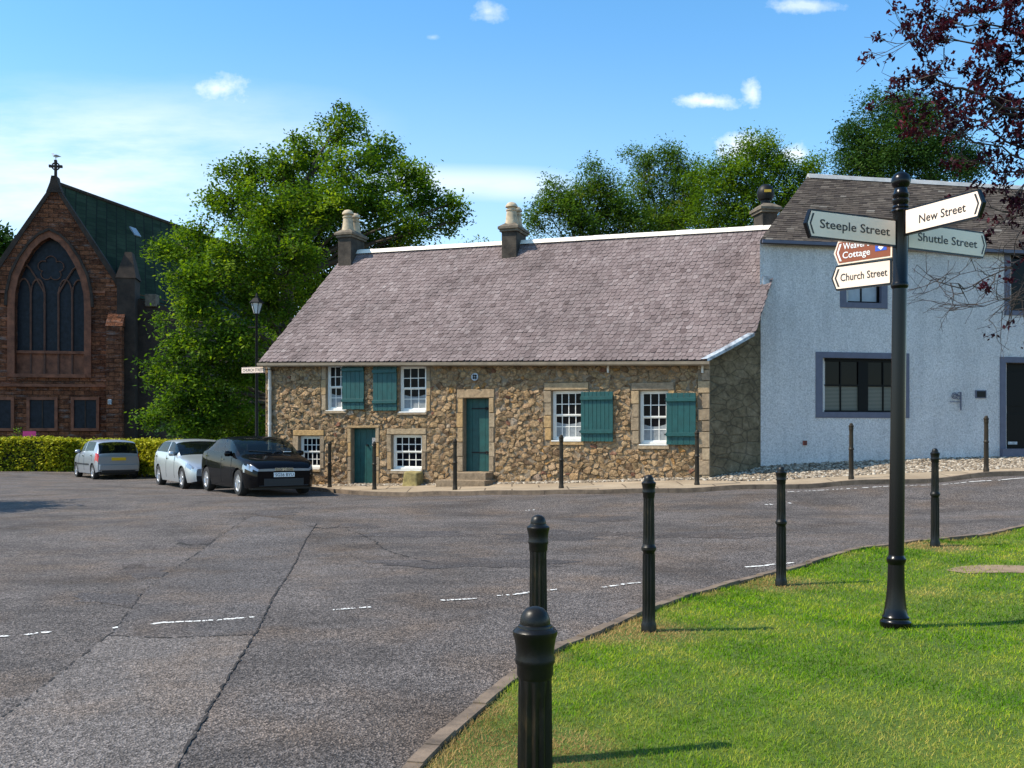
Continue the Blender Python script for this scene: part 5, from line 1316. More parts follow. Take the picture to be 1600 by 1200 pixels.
h0 = P(-60, 735, 40.5); h1 = P(102, 735, 40.5)
hedge('clipped yellow green hedge left of the cars, before the church', (h0.x-4, h0.y, 0), (h1.x, h1.y, 0), 1.6, 1.32, .10, 1)
h0 = P(128, 735, 39.8); h1 = P(268, 740, 36.5)
hedge('clipped yellow green hedge behind the silver cars', (h0.x, h0.y, 0), (h1.x, h1.y, 0), 1.2, 1.25, .08, 2)

# copper beech leaning in from the right
def beech():
    r = random.Random(41); base = (8.2, 11.6, Gz(8.2, 11.6))
    root = thing('copper_beech', base, 'maroon leaved tree reaching in from the right edge over the signpost', 'tree'); tb = MB(); tips = []
    b0 = Vector(base); tb.tube([b0-Vector((0, 0, .3)), b0+Vector((0, 0, .3)), b0+Vector((.05, 0, 3)), b0+Vector((.0, -.1, 6)), b0+Vector((.2, 0, 9))], [.26, .2, .16, .11, .03], 10)
    def twig(p, d, L, rad, lvl, leafy, out=None):
        n = 4; pts = [p]; dd = d.normalized()
        for i in range(n):
            dd = (dd+Vector((r.gauss(0, .16), r.gauss(0, .16), r.gauss(.03, .13)))).normalized(); pts.append(pts[-1]+dd*(L/n))
        tb.tube(pts, list(np.linspace(rad, max(.0022, rad*.35), n+1)), 5 if rad > .006 else 4, cap=False)
        if leafy > 0:
            for q in pts[2:]:
                if r.random() < leafy*.42: tips.append((q, 1))
            tips.append((pts[-1], 1)) if r.random() < (leafy*.85+.08 if leafy > .1 else .02) else None
        if lvl > 0:
            for i in range(1, n+1):
                for _ in range(2 if lvl > 1 else 1):
                    if r.random() < .78:
                        sd_ = Vector((r.gauss(0, 1), r.gauss(0, 1), r.gauss(.1, .8))); nd = (dd*.9+sd_*.6).normalized(); twig(pts[i], nd, L*r.uniform(.45, .75), rad*.5, lvl-1, leafy)
    limbs = [([(1850, 250, 11.2), (1700, 215, 10.6), (1600, 178, 10.1), (1510, 138, 9.8), (1455, 118, 9.6), (1425, 120, 9.5)], .045, .42),
             ([(1455, 118, 9.6), (1448, 85, 9.6), (1430, 66, 9.5), (1400, 68, 9.5)], .008, .25), ([(1600, 178, 10.1), (1520, 170, 9.7), (1440, 150, 9.4), (1400, 150, 9.4)], .012, .4),
             ([(1850, 180, 11.2), (1700, 110, 10.8), (1610, 60, 10.4), (1540, 40, 10.2), (1500, 36, 10.2)], .04, .85), ([(1700, 110, 10.8), (1620, 100, 10.3), (1540, 75, 10), (1490, 55, 10), (1475, 75, 10)], .03, .8),
             ([(1850, 100, 11.3), (1720, 30, 11), (1640, -10, 10.7), (1570, 10, 10.5), (1520, 18, 10.5)], .04, .9), ([(1850, 60, 11.3), (1750, -60, 11), (1640, -90, 10.8), (1570, -60, 10.6)], .04, .8),
             ([(1850, 300, 11.2), (1700, 260, 10.6), (1600, 230, 10.2), (1530, 190, 9.9), (1470, 190, 9.7)], .035, .45), ([(1700, 260, 10.6), (1610, 250, 10.2), (1530, 220, 9.8), (1460, 205, 9.7), (1430, 215, 9.7)], .02, .35),
             ([(1850, 340, 11.2), (1700, 310, 10.6), (1620, 280, 10.3), (1560, 265, 10.1), (1500, 240, 9.9)], .035, .5), ([(1850, 380, 11.2), (1720, 350, 10.8), (1620, 320, 10.4), (1560, 300, 10.2)], .03, .5),
             ([(1850, 200, 11.2), (1720, 170, 10.9), (1640, 130, 10.6), (1580, 130, 10.4), (1540, 150, 10.3)], .03, .9), ([(1850, 240, 11.2), (1720, 220, 10.9), (1630, 190, 10.5), (1570, 180, 10.2)], .03, .8),
             ([(1850, 330, 11.2), (1740, 290, 10.9), (1650, 230, 10.6), (1600, 215, 10.4)], .03, .8),
             ([(1850, 400, 11.2), (1700, 385, 10.6), (1600, 405, 10.2), (1555, 428, 9.9), (1510, 450, 9.8), (1470, 442, 9.7)], .02, .03), ([(1555, 428, 9.9), (1520, 425, 9.8), (1480, 430, 9.7), (1455, 438, 9.7)], .007, .02),
             ([(1850, 430, 11.2), (1720, 440, 10.6), (1610, 460, 10.2), (1570, 480, 10), (1545, 500, 9.9)], .016, .03), ([(1620, 455, 10.2), (1560, 470, 9.9), (1510, 480, 9.8), (1480, 476, 9.8)], .008, .0), ([(1850, 420, 11.2), (1700, 420, 10.6), (1610, 440, 10.2), (1580, 470, 10), (1572, 510, 9.9)], .012, .03)]
    limbs += [([(1850, 300, 11), (1700, 300, 10.6), (1620, 330, 10.3), (1590, 370, 10.2), (1580, 410, 10.2)], .02, .6), ([(1850, 260, 11), (1720, 240, 10.6), (1640, 260, 10.3), (1590, 300, 10.2), (1570, 345, 10.1)], .02, .7), ([(1850, 150, 11), (1720, 90, 10.8), (1650, 20, 10.6), (1600, -10, 10.5), (1560, 15, 10.4)], .02, .8), ([(1850, 230, 11), (1720, 200, 10.7), (1650, 175, 10.5), (1590, 165, 10.4), (1550, 185, 10.3)], .02, .7), ([(1850, 120, 11), (1700, 70, 10.7), (1620, 75, 10.4), (1560, 105, 10.3), (1530, 120, 10.2)], .02, .8)]
    for L_, rad, leafy in limbs:
        rad *= .62
        pts = [P(*q) for q in L_]
        # smooth the limb
        sm_ = []
        for i in range(len(pts)-1):
            for t_ in (0, .33, .66): sm_.append(pts[i].lerp(pts[i+1], t_)+Vector((r.gauss(0, .015), r.gauss(0, .04), r.gauss(0, .015))))
        sm_.append(pts[-1]); n = len(sm_)
        tb.tube(sm_, list(np.linspace(rad, max(.003, rad*.12), n)), 6, cap=False)
        for i in range(2, n):
            cnt = 1
            for _ in range(cnt):
                dirn = (sm_[i]-sm_[i-1]).normalized(); sd_ = Vector((r.gauss(0, 1), r.gauss(0, 1), r.gauss(.15, .9)))
                bare = leafy < .1
                twig(sm_[i], dirn*.9+sd_*.75+Vector((0, 0, -.3 if bare else 0)), r.uniform(.2, .5)*(1.0 if not bare else 1.2), .007 if rad > .012 else .0045, 1, leafy)
    tb.build('trunk', M['bark_dark'], root, origin=base, smooth=True)
    C = np.array([tuple(q) for q, _ in tips]); 
    leaves(M['leaf_red'], C, .034, 11, .058, .034, root, base, seed=8, droop=.75, clumpvar=.2)
beech()

# ------------------------------------------------------------------ bollards
BP = [(0, .0), (.062, 0), (.062, .05), (.056, .07), (.0525, .085), (.050, .62), (.047, .635), (.052, .645), (.060, .655), (.060, .675), (.052, .685), (.0475, .70), (.0435, 1.07), (.0475, 1.08), (.0475, 1.105), (.052, 1.112), (.052, 1.122), (.0495, 1.13), (.0505, 1.15), (.0545, 1.175), (.0580, 1.183), (.0580, 1.193), (.052, 1.20), (.045, 1.203), (.044, 1.208), (.0395, 1.211),
      (.0395, 1.219), (.037, 1.231), (.031, 1.243), (.021, 1.252), (.008, 1.256)]
def bollard(label, loc, mat, group):
    root = thing('bollard', loc, label, 'bollard', group)
    lo_ = [q for q in BP if q[1] <= .66]; mid = [q for q in BP if .675 <= q[1] <= 1.10]; hi_ = BP
    def part(nm, pr, fl=None, ext=()):
        m_ = MB(); pr2 = []
        for i in range(len(pr)-1):
            pr2.append(pr[i]); dz = pr[i+1][1]-pr[i][1]
            if dz > .2:
                for k in range(1, 9): f = k/9; pr2.append((pr[i][0]+(pr[i+1][0]-pr[i][0])*f, pr[i][1]+dz*f))
        pr2.append(pr[-1]); m_.lathe(pr2, 72, flute=fl); return m_.build(nm, mat, root, smooth='auto')
    part('base', [(.06, -.12)]+[q for q in BP if 0 < q[1] <= .62], (.09, .61, .16, 12)); part('collar', [(.046, .60), (.047, .635)]+[q for q in BP if .64 <= q[1] <= .70], None)
    part('shaft', [(.0475, .69)]+[q for q in BP if .70 <= q[1] <= 1.075], (.71, 1.06, .16, 12)); part('cap', [(.0435, 1.07)]+[q for q in BP if q[1] >= 1.079], None)
    return root
gN = 'fluted bollards along the lawn kerb'; gF = 'bollards along the far pavement'
lz = lambda x, y: float(lawn_z(x, y))-.01
b1 = bollard('nearest fluted black bollard, cut off by the bottom edge of the photo', (.06, 2.5, lz(.06, 2.5)), M['bollard'], gN)
for lab, (x, y) in [('black bollard straight behind the nearest one, its foot hidden by it', (.134, 4.9)), ('whole fluted black bollard with straw at its foot, midway along the lawn kerb', (1.10, 7.72)), ('black bollard at the lawn kerb next to the white dash, left of the signpost', (2.84, 10.13)), ('farthest lawn bollard, just right of the signpost shaft', (5.42, 12.3))]:
    copy_thing(b1, (x, y, lz(x, y)), lab, random.random()*.4)
def pave_z(x, y):
    j = np.argmin(np.hypot(K2[:, 0]-x, K2[:, 1]-y)); i = np.argmin(np.hypot(IX[:, 0]-x, IX[:, 1]-y)); a = np.hypot(*(K2[j]-(x, y))); c = np.hypot(*(IX[i]-(x, y))); return (zK[j]+.095)*c/(a+c)+zI[i]*a/(a+c)
f1 = None
for lab, px, d in [('bollard on the far pavement nearest the black car', 515, 25.9), ('bollard standing before the low teal door on the far pavement', 585, 24.75), ('bollard just left of the doorsteps of the upper teal door', 711, 23.6), ('bollard before the wide shuttered cottage window right of the upper door', 877, 22.3),
                   ('bollard before the right hand shutter at the cottage corner', 1089, 21.75), ('bollard before the white wall below the wide dark window', 1330, 21.6), ('bollard at the right edge beside the dark house door', 1541, 21.6)]:
    x = (px-CX)/F*d; z = pave_z(x, d)-.01
    if f1 is None: f1 = bollard(lab, (x, d, z), M['bollard_far'], gF)
    else: copy_thing(f1, (x, d, z), lab, random.random()*.4)

# ------------------------------------------------------------------ signpost
SX, SY = (1399-CX)/F*7.85, 7.85; SZ = lz(SX, SY)
sg = thing('signpost', (SX, SY, SZ), 'tall black fingerpost with a ball finial and five street name arms on the lawn', 'signpost')
zof = lambda py: CZ-(py-HZ)*7.85/F-SZ
LEAN = math.atan(9/714)
def lean(v): return Vector((SX+v.x+math.sin(LEAN)*v.z, SY+v.y, SZ+v.z))
class LeanM:
    def __matmul__(s, c): return lean(c)
LM = LeanM()
def lathe_part(nm, prof, parent=sg, fl=None):
    m_ = MB(); m_.lathe(prof, 32, M=LM, flute=fl); return m_.build(nm, M['post'], parent, origin=sg.location, smooth='auto')
zr1, zr2, zt = zof(876), zof(446), zof(330)
lathe_part('base', [(.118, -.1), (.118, .012), (.122, .02), (.122, .045), (.112, .052), (.104, .07), (.107, .085), (.095, .10), (.085, .16), (.074, .25), (.067, .36), (.064, zr1-.03)])
lathe_part('collar', [(.064, zr1-.03), (.070, zr1-.015), (.076, zr1), (.076, zr1+.018), (.066, zr1+.03), (.060, zr1+.045)])
lathe_part('shaft', [(.060, zr1+.04), (.0555, zr2-.03), (.0555, zr2-.028), (.066, zr2-.015), (.070, zr2), (.066, zr2+.015), (.061, zr2+.03), (.061, zt-.02), (.066, zt-.01), (.073, zt), (.066, zt+.014)])
lathe_part('neck', [(.058, zt+.01), (.066, zt+.03), (.052, zt+.05), (.064, zt+.07), (.066, zt+.09), (.053, zt+.105), (.064, zt+.12), (.066, zt+.137), (.054, zt+.15), (.048, zt+.18), (.048, zt+.2)])
zb = zof(283); lathe_part('finial', [(.045, zb-.075)]+[(.076*math.cos(a), zb+.076*math.sin(a)) for a in np.linspace(-1.1, 1.5, 16)])
def arm(name, direction, length, zc, h, lines, face_mat, letter_mat, textw, start=.055, brown=False, label=None, tx=0.0, th_=.17):
    d = Vector((direction[0], direction[1], 0)).normalized(); n = Vector((-d.y, d.x, 0)); n = -n if n.y > 0 else n       # towards the camera
    c0 = lean(Vector((0, 0, zc)))
    right = d.x > 0; pt = h*.34
    outline = [(start, -h/2), (length-pt*.62, -h/2), (length, 0), (length-pt*.62, h/2), (start, h/2)]
    def F_(a, b_, t): return c0+d*a+Vector((0, 0, b_))+n*t
    def pr(poly, t0, t1, nm, mat, parent):
        m_ = MB(); m_.prism(poly, F_, t0, t1); return m_.build(nm, mat, parent, origin=sg.location)
    pl = pr(outline, -.018, .018, 'finger_board', M['sign_white'] if brown else M['post'], sg)
    if label: pl['label'] = label
    i = .014
    inn_ = [(start+.02, -h/2+i), (length-pt*.62-i*.4, -h/2+i), (length-i*1.15, 0), (length-pt*.62-i*.4, h/2-i), (start+.02, h/2-i)]
    fc = pr(inn_, .018, .0205, 'sign_face', face_mat, pl)
    w_ = .014; tip = length-.040; bx_ = tip-pt*.52; hh = h*.36
    chev = [(bx_, -hh), (bx_+w_*1.25, -hh), (tip+w_*.6, 0), (bx_+w_*1.25, hh), (bx_, hh), (tip-w_*.5, 0)]
    m_ = MB(); vs = [F_(a, b_, .022) for a, b_ in chev]; m_.add(vs, [(0, 1, 2, 5), (5, 2, 3, 4)]); m_.build('chevron', letter_mat, fc, origin=sg.location)
    sgn = 1 if right else -1
    for body, yy, tw, th2, xc in lines:
        text(body, letter_mat, lambda x, y: F_(sgn*x, y, .0225), tw, th2, fc, sg.location, cy=yy, cx=sgn*xc)
    return fc, F_
# depth slopes come from how each arm foreshortens in the photograph
arm('steeple', (-.909, -.415), 1.0, zof(366), .222, [('Steeple Street', -.006, .73, .092, .50)], M['sign_white'], M['lettering'], .6)
fc, F_ = arm('cottage', (-.66, .75), .585, zof(381), .205, [("Weaver's", .050, .24, .058, .375), ('Cottage', -.036, .25, .074, .375)], M['sign_brown'], M['letter_white'], .3, brown=True)
m_ = MB(); m_.prism([(.105, -.035), (.205, -.035), (.205, .055), (.105, .055)], F_, .0205, .0225); lg = m_.build('emblem', M['sign_blue'], fc, origin=sg.location)
m_ = MB(); cxe = .155; m_.add([F_(cxe+x, y, .0232) for x, y in [(-.026, -.006), (0, -.030), (.026, -.006), (.016, .008), (0, .002), (-.016, .008)]], [(0, 1, 2, 3, 4, 5)])
for dx in (-.02, 0, .02): m_.add([F_(cxe+dx+x, y, .0232) for x, y in [(-.007, .016), (.007, .016), (.009, .034), (-.009, .034)]], [(0, 1, 2, 3)])
m_.build('emblem_flower', M['letter_white'], lg, origin=sg.location)
arm('church', (-.70, .72), .59, zof(423), .212, [('Church Street', .0, .41, .064, .30)], M['sign_white'], M['lettering'], .45)
arm('new', (.415, -.91), .80, zof(350), .212, [('New Street', -.004, .44, .068, .43)], M['sign_white'], M['lettering'], .5)
arm('shuttle', (.894, .447), 1.03, zof(367), .225, [('Shuttle Street', .0, .72, .070, .54)], M['sign_white'], M['lettering'], .5)

# ------------------------------------------------------------------ lamp post behind the black car
q = P(401, 745, 31.5); q.z = Gz(q.x, q.y); lpst = thing('street_lamp', q, 'black Victorian street lamp standing under the big tree beside the cottage corner', 'street lamp')
m_ = MB(); ztop = P(401, 490, 31.5).z-q.z
m_.lathe([(.13, -.1), (.13, .5), (.09, .6), (.075, 1.0), (.055, 1.05), (.05, 2.5), (.042, ztop-.05), (.07, ztop)], 14, q); m_.tube([q+Vector((-.28, 0, ztop-.45)), q+Vector((.28, 0, ztop-.45))], .018, 6)
m_.build('post', M['iron'], lpst, origin=q, smooth='auto')
M['lampglass'] = MatB('lamp_glass').color((.55, .58, .58)).set(.2).m
m_ = MB(); m_.lathe([(.09, ztop), (.19, ztop+.34)], 6, q); m_.build('lantern', M['lampglass'], lpst, origin=q)
m_ = MB(); m_.lathe([(.25, ztop+.335), (.25, ztop+.36), (.12, ztop+.50), (.06, ztop+.52), (.05, ztop+.58), (.015, ztop+.68)], 6, q)
for k in range(6):
    a = 2*math.pi*k/6; m_.tube([q+Vector((.095*math.cos(a), .095*math.sin(a), ztop)), q+Vector((.2*math.cos(a), .2*math.sin(a), ztop+.345))], .012, 4)
m_.build('lamp_cap', M['iron'], lpst, origin=q)

# ------------------------------------------------------------------ cars
def paint(name, c, metal, rough):
    b = MatB(name); b.color(c).set(rough, metal, .2 if c[0] > .1 else .03); b.p.inputs['Coat Weight'].default_value = .4 if c[0] > .1 else .4; b.p.inputs['Coat Roughness'].default_value = .04; return b.m
M['car_black'] = paint('black_car_paint', (.0012, .0012, .002), 0, .6); M['car_silver'] = paint('silver_car_paint', (.50, .53, .55), .65, .33); M['car_grey'] = paint('silver_grey_car_paint', (.36, .385, .42), .6, .36)
b = MatB('car_glass'); b.color((.006, .009, .010)).set(.03, 0, .5)
t = b.N.new('ShaderNodeBsdfTransparent'); t.inputs[0].default_value = (.62, .70, .68, 1); ms = b.N.new('ShaderNodeMixShader'); ms.inputs[0].default_value = .5
b.L.new(b.p.outputs[0], ms.inputs[1]); b.L.new(t.outputs[0], ms.inputs[2]); b.L.new(ms.outputs[0], b.out.inputs['Surface']); M['car_glass'] = b.m
M['seat_fabric'] = simple('seat_fabric', (.03, .03, .032), .9)
M['tyre'] = MatB('tyre').color((.012, .012, .012)).set(.85).m; M['alloy'] = MatB('alloy').color((.55, .56, .58)).set(.3, .8).m; M['plastic'] = MatB('black_trim').color((.012, .012, .013)).set(.55).m
M['chrome'] = MatB('chrome').color((.75, .76, .78)).set(.12, 1).m; M['headlamp'] = MatB('headlamp_glass').color((.26, .30, .35)).set(.12, .5).m; M['tail'] = MatB('tail_lamp').color((.42, .012, .012)).set(.15).m
M['plate_yellow'] = MatB('yellow_plate').color((.72, .45, .01)).set(.5).m; M['plate_white'] = MatB('white_plate').color((.8, .8, .78)).set(.5).m
def interp(pts, s):
    xs = [p[0] for p in pts]; ys = [p[1] for p in pts]; i = max(0, min(len(xs)-2, sum(1 for x in xs if x <= s)-1))
    # monotone smooth interpolation
    t_ = (s-xs[i])/(xs[i+1]-xs[i]); t_ = max(0, min(1, t_))
    m0 = ((ys[i+1]-ys[i-1])/(xs[i+1]-xs[i-1]) if i > 0 else (ys[i+1]-ys[i])/(xs[i+1]-xs[i]))*(xs[i+1]-xs[i])
    m1 = ((ys[i+2]-ys[i])/(xs[i+2]-xs[i]) if i+2 < len(xs) else (ys[i+1]-ys[i])/(xs[i+1]-xs[i]))*(xs[i+1]-xs[i])
    if (ys[i+1]-ys[i])*m0 < 0: m0 = 0
    if (ys[i+1]-ys[i])*m1 < 0: m1 = 0
    h = t_*t_*(3-2*t_); return ys[i]+(ys[i+1]-ys[i])*h*.5+(ys[i+1]-ys[i])*t_*.5 if abs(ys[i+1]-ys[i]) < 1e-6 else ((2*t_**3-3*t_**2+1)*ys[i]+(t_**3-2*t_**2+t_)*m0+(-2*t_**3+3*t_**2)*ys[i+1]+(t_**3-t_**2)*m1)
def car(label, group, L, W, top, belt, low, wroof, plan, wheels, wr_, ws, sg_, rs, pil, mat, loc, heading, front, rear):
    """s runs 0 front bumper .. 1 rear bumper; local x forward"""
    root = thing('parked_car', loc, label, 'car', group, rz=heading)
    NS = 110; ss = np.unique(np.concatenate([np.linspace(0, .06, 9), np.linspace(.06, .94, NS), np.linspace(.94, 1, 9)])); NS = len(ss)
    rows_low = [0, .12, .28, .45, .62, .78, .9, 1.0]; nrl = len(rows_low); RG = 5; RT = 4
    grid = []
    for s in ss:
        x = L*(.5-s); w = W/2*interp(plan, s); zb_ = interp(belt, s); zt_ = interp(top, s); zl = interp(low, s); wf = interp(wroof, s)
        for (xw, Ra) in ((wheels[0], wr_*1.14), (wheels[1], wr_*1.14)):
            dx = x-L*(.5-xw)
            if abs(dx) < Ra: zl = max(zl, wr_+math.sqrt(Ra*Ra-dx*dx))
        zl = min(zl, zb_-.06)
        sec = []
        for t_ in rows_low:
            z = zl+(zb_-zl)*t_; zn = (z-.2)/(zb_-.2)
            bulge = 1-.045*(1-min(1, zn/.45))**2-.04*max(0, (zn-.62)/.38)**2
            sec.append((w*bulge, z))
        yb = sec[-1][0]; yr = W/2*wf*interp(plan, s); zs = zt_-.035-.05*max(0, min(1, (zt_-zb_)/.5))
        if zs < zb_+.005: zs = zb_+.005+(zt_-zb_)*.3
        for k in range(1, RG+1):
            f = k/RG; sec.append((yb+(yr-yb)*(f**1.25), zb_+(zs-zb_)*f))
        for k in range(1, RT+1):
            f = k/RT; sec.append((yr*math.cos(f*math.pi/2), zs+(zt_-zs)*math.sin(f*math.pi/2)))
        grid.append((x, sec))
    NR = len(grid[0][1]); bufs = {}
    def put(kind, vs): bufs.setdefault(kind, []).append(vs)
    for i in range(NS-1):
        s = (ss[i]+ss[i+1])/2
        for r_ in range(NR-1):
            kind = 'body'
            glassrow = nrl <= r_ < nrl+RG-1
            if glassrow and sg_[0] < s < sg_[1] and not any(abs(s-p) < .010 for p in pil): kind = 'side_window'
            if r_ >= nrl+RG-1 and ws[0] < s < ws[1]: kind = 'windscreen'
            if r_ >= nrl+RG-1 and rs[0] < s < rs[1]: kind = 'rear_window'
            zc = sum(grid[i][1][r_+q][1] for q in (0, 1))/2
            if kind == 'body':
                for nm, sa, sb_, za, zb2 in front.get('bands', [])+rear.get('bands', []):
                    if sa < s < sb_ and za < zc < zb2 and 1 <= r_ < nrl+2: kind = nm
            for sgn in (1, -1):
                q = [(grid[a][0], sgn*grid[a][1][b_][0], grid[a][1][b_][1]) for a, b_ in ((i, r_), (i+1, r_), (i+1, r_+1), (i, r_+1))]
                if sgn > 0: q = q[::-1]
                put(kind+('' if kind in ('body', 'windscreen', 'rear_window') or kind.startswith('trim') else ('|L' if sgn > 0 else '|R')), q)
    for idx, fb in ((0, front), (NS-1, rear)):
        x, sec = grid[idx]
        for r_ in range(NR-1):
            zc = (sec[r_][1]+sec[r_+1][1])/2; kind = 'body'
            for nm, za, zb2 in fb.get('cap', []):
                if za < zc < zb2: kind = nm
            q = [(x, sec[r_][0], sec[r_][1]), (x, -sec[r_][0], sec[r_][1]), (x, -sec[r_+1][0], sec[r_+1][1]), (x, sec[r_+1][0], sec[r_+1][1])]
            put(kind, q if idx == 0 else q[::-1])
    mats = {'body': mat, 'side_window': M['car_glass'], 'windscreen': M['car_glass'], 'rear_window': M['car_glass'], 'headlight': M['headlamp'], 'tail_light': M['tail'], 'trim': M['plastic'], 'grille': M['plastic']}
    body = None
    for key in sorted(bufs, key=lambda k: k != 'body'):
        qs = bufs[key]; nm = key.split('|')[0]; mb = MB(); idx = {}; vs = []; fs = []
        for q in qs:
            f = []
            for v in q:
                kk = (round(v[0], 4), round(v[1], 4), round(v[2], 4))
                if kk not in idx: idx[kk] = len(vs); vs.append(kk)
                if not f or f[-1] != idx[kk]: f.append(idx[kk])
            f = list(dict.fromkeys(f))
            if len(f) > 2: fs.append(tuple(f))
        mb.add(vs, fs); o = mb.build(nm, mats[nm], root, smooth='auto')
        if nm == 'body': body = o
    # underside: plain dark box, added to block light
    u_ = MB(); u_.box((-L*.46, -W*.40, .17), (L*.46, W*.40, .55)); u_.build('underbody_light_block', M['plastic'], root)
    for sx, back in ((.5, .58), (.76, .80)):
        for sgn in (1, -1):
            x = L*(.5-sx); y = sgn*W*.21; st = MB(); st.box((x-.25, y-.24, .35), (x+.25, y+.24, .58)); xb = L*(.5-back)
            st.add([(xb+.10, y-.23, .5), (xb+.10, y+.23, .5), (xb-.08, y+.20, 1.06), (xb-.08, y-.20, 1.06), (xb-.03, y-.23, .5), (xb-.03, y+.23, .5), (xb-.19, y+.20, 1.06), (xb-.19, y-.20, 1.06)], [(0,1,2,3), (7,6,5,4), (0,3,7,4), (1,5,6,2), (3,2,6,7)])
            st.box((xb-.18, y-.12, 1.07), (xb-.09, y+.12, 1.26)); st.box((xb-.15, y-.02, 1.0), (xb-.13, y+.02, 1.1)); st.build('seat', M['seat_fabric'], root, bevel=.03)
    ds = MB(); xd = L*(.5-ws[0]); ds.box((xd-.62, -W*.38, .55), (xd-.22, W*.38, .93)); ds.build('dashboard', M['plastic'], root, bevel=.04)
    sw = MB(); cst = Vector((xd-.72, -W*.2, .88)); sw.tube([cst+Vector((.06*math.sin(a), .18*math.cos(a), .17*math.sin(a))) for a in np.linspace(0, 2*math.pi, 18)], .014, 6); sw.build('steering_wheel', M['plastic'], root)
    for k, xw in enumerate(wheels):
        for sgn in (1, -1):
            x = L*(.5-xw); yw = sgn*(W/2-.115); ty = MB()
            RM = Matrix.Translation((x, yw, wr_)) @ Matrix.Rotation(R(90)*(-sgn), 4, 'X')
            ty.lathe([(wr_*.62, -.10), (wr_*.93, -.10), (wr_, -.06), (wr_, .06), (wr_*.93, .10), (wr_*.66, .105), (wr_*.62, .07), (wr_*.6, .03)], 28, M=RM); wl = ty.build('wheel', M['tyre'], root, smooth='auto')
            rim = MB(); rim.lathe([(wr_*.66, .08), (wr_*.68, .10), (wr_*.63, .098), (wr_*.60, .05)], 28, M=RM)
            for sp_ in range(5):
                a = 2*math.pi*sp_/5+.3; MM = RM @ Matrix.Rotation(a, 4, 'Z'); rim.box((.02, -wr_*.10, .045), (wr_*.64, wr_*.10, .085), M=MM)
            rim.lathe([(.001, .10), (wr_*.16, .10), (wr_*.2, .06)], 14, M=RM); rim.build('rim', M['alloy'], wl, smooth='auto')
    def surf(s, z):                                                # y of the body side at height z
        i = int(np.argmin(abs(ss-s))); sec = grid[i][1]
        for a in range(NR-1):
            if sec[a][1] <= z <= sec[a+1][1]: 
                t_ = (z-sec[a][1])/(sec[a+1][1]-sec[a][1]+1e-9); return sec[a][0]+(sec[a+1][0]-sec[a][0])*t_
        return sec[0][0]
    # mirrors, handles, door seams
    for sgn in (1, -1):
        s = sg_[0]+.045; x = L*(.5-s); z = interp(belt, s)+.06; y = sgn*(surf(s, z)+.09); mm = MB()
        mm.lathe([(.01, -.10), (.055, -.085), (.075, 0), (.07, .08), (.02, .105)], 10, M=Matrix.Translation((x, y, z+.02)) @ Matrix.Rotation(R(90), 4, 'X') @ Matrix.Scale(.8, 4, (1, 0, 0))); mm.tube([(x, sgn*surf(s, z-.03)-sgn*.01, z-.04), (x, y, z-.0)], .02, 6)
        mm.build('wing_mirror', mat if mat is not M['car_black'] else M['car_black'], root, smooth=True)
        for s in (pil[0]-.03 if pil else .5, sg_[1]-.04):
            z = interp(belt, s)-.09; x = L*(.5-s); y = sgn*(surf(s, z)+.012); dm_ = MB(); dm_.box((x-.09, y-.012, z-.018), (x+.09, y+.012, z+.018)); dm_.build('door_handle', M['chrome'], root)
        for s in ([sg_[0]+.03]+list(pil)+[sg_[1]-.03]):
            zs_ = np.linspace(max(interp(low, s)+.1, .3), interp(belt, s)-.01, 8); x = L*(.5-s)
            # stay clear of the wheel arch
            pts = [(x, sgn*(surf(s, z)+.0015), z) for z in zs_ if not any(math.hypot(x-L*(.5-xw), z-wr_) < wr_*1.2 for xw in wheels)]
            if len(pts) > 2: sm_ = MB(); sm_.tube(pts, .005, 4); sm_.build('door_seam', M['plastic'], body)
    return root, body, L, surf, lambda s: L*(.5-s)
def carbox(root, nm, lo, hi, mat, bevel=.005): m_ = MB(); m_.box(lo, hi); return m_.build(nm, mat, root, bevel=bevel)
plan0 = [(0, .74), (.015, .82), (.04, .90), (.09, .965), (.18, .995), (.5, 1.0), (.8, .99), (.92, .96), (.97, .91), (.99, .86), (1, .80)]
# black hatchback, nose towards us
q = (-6.72, 25.1); z = Gz(*q)
hd = math.atan2(-math.cos(R(34)), math.sin(R(34)))
root, body, L, surf, xs_ = car('black five door hatchback parked nose out beside the cottage', 'cars parked by the churchyard hedge', 4.2, 1.80,
    [(0, .68), (.015, .77), (.05, .86), (.11, .935), (.19, 1.005), (.225, 1.04), (.31, 1.26), (.39, 1.41), (.47, 1.465), (.58, 1.475), (.72, 1.44), (.84, 1.30), (.93, 1.12), (.98, .92), (1, .74)],
    [(0, .66), (.03, .735), (.08, .81), (.15, .875), (.25, .935), (.4, .96), (.6, .985), (.8, 1.04), (.9, 1.05), (.97, .9), (1, .72)],
    [(0, .24), (.05, .21), (.15, .2), (.85, .2), (.95, .26), (1, .34)],
    [(0, .92), (.2, .86), (.3, .84), (.45, .79), (.6, .78), (.8, .79), (.95, .85), (1, .92)], plan0, (.19, .815), .325, (.225, .40), (.275, .83), (.80, .93), (.50,), M['car_black'], (q[0], q[1], z), hd,
    {'bands': [('headlight', -.01, .115, .63, .765)], 'cap': [('headlight', .61, .73)]}, {'bands': [('tail_light', .955, 1.01, .75, .93)], 'cap': []})
xf = L/2+.004
carbox(root, 'lower_grille', (xf-.03, -.50, .27), (xf+.006, .50, .44), M['plastic']); carbox(root, 'grille', (xf-.03, -.22, .615), (xf+.016, .22, .705), M['plastic'])
for yy in (.335, .31, .285): carbox(root, 'grille_bar', (xf, -.24, .345+yy), (xf+.022, .24, .353+yy), M['chrome'], 0)
pl = carbox(root, 'number_plate', (xf-.01, -.26, .475), (xf+.022, .26, .585), M['plate_white'])
text('SG56 BYU', M['lettering'], lambda x, y: Vector((xf+.0235, x, .53+y)), .46, .076, pl)
em_ = MB()
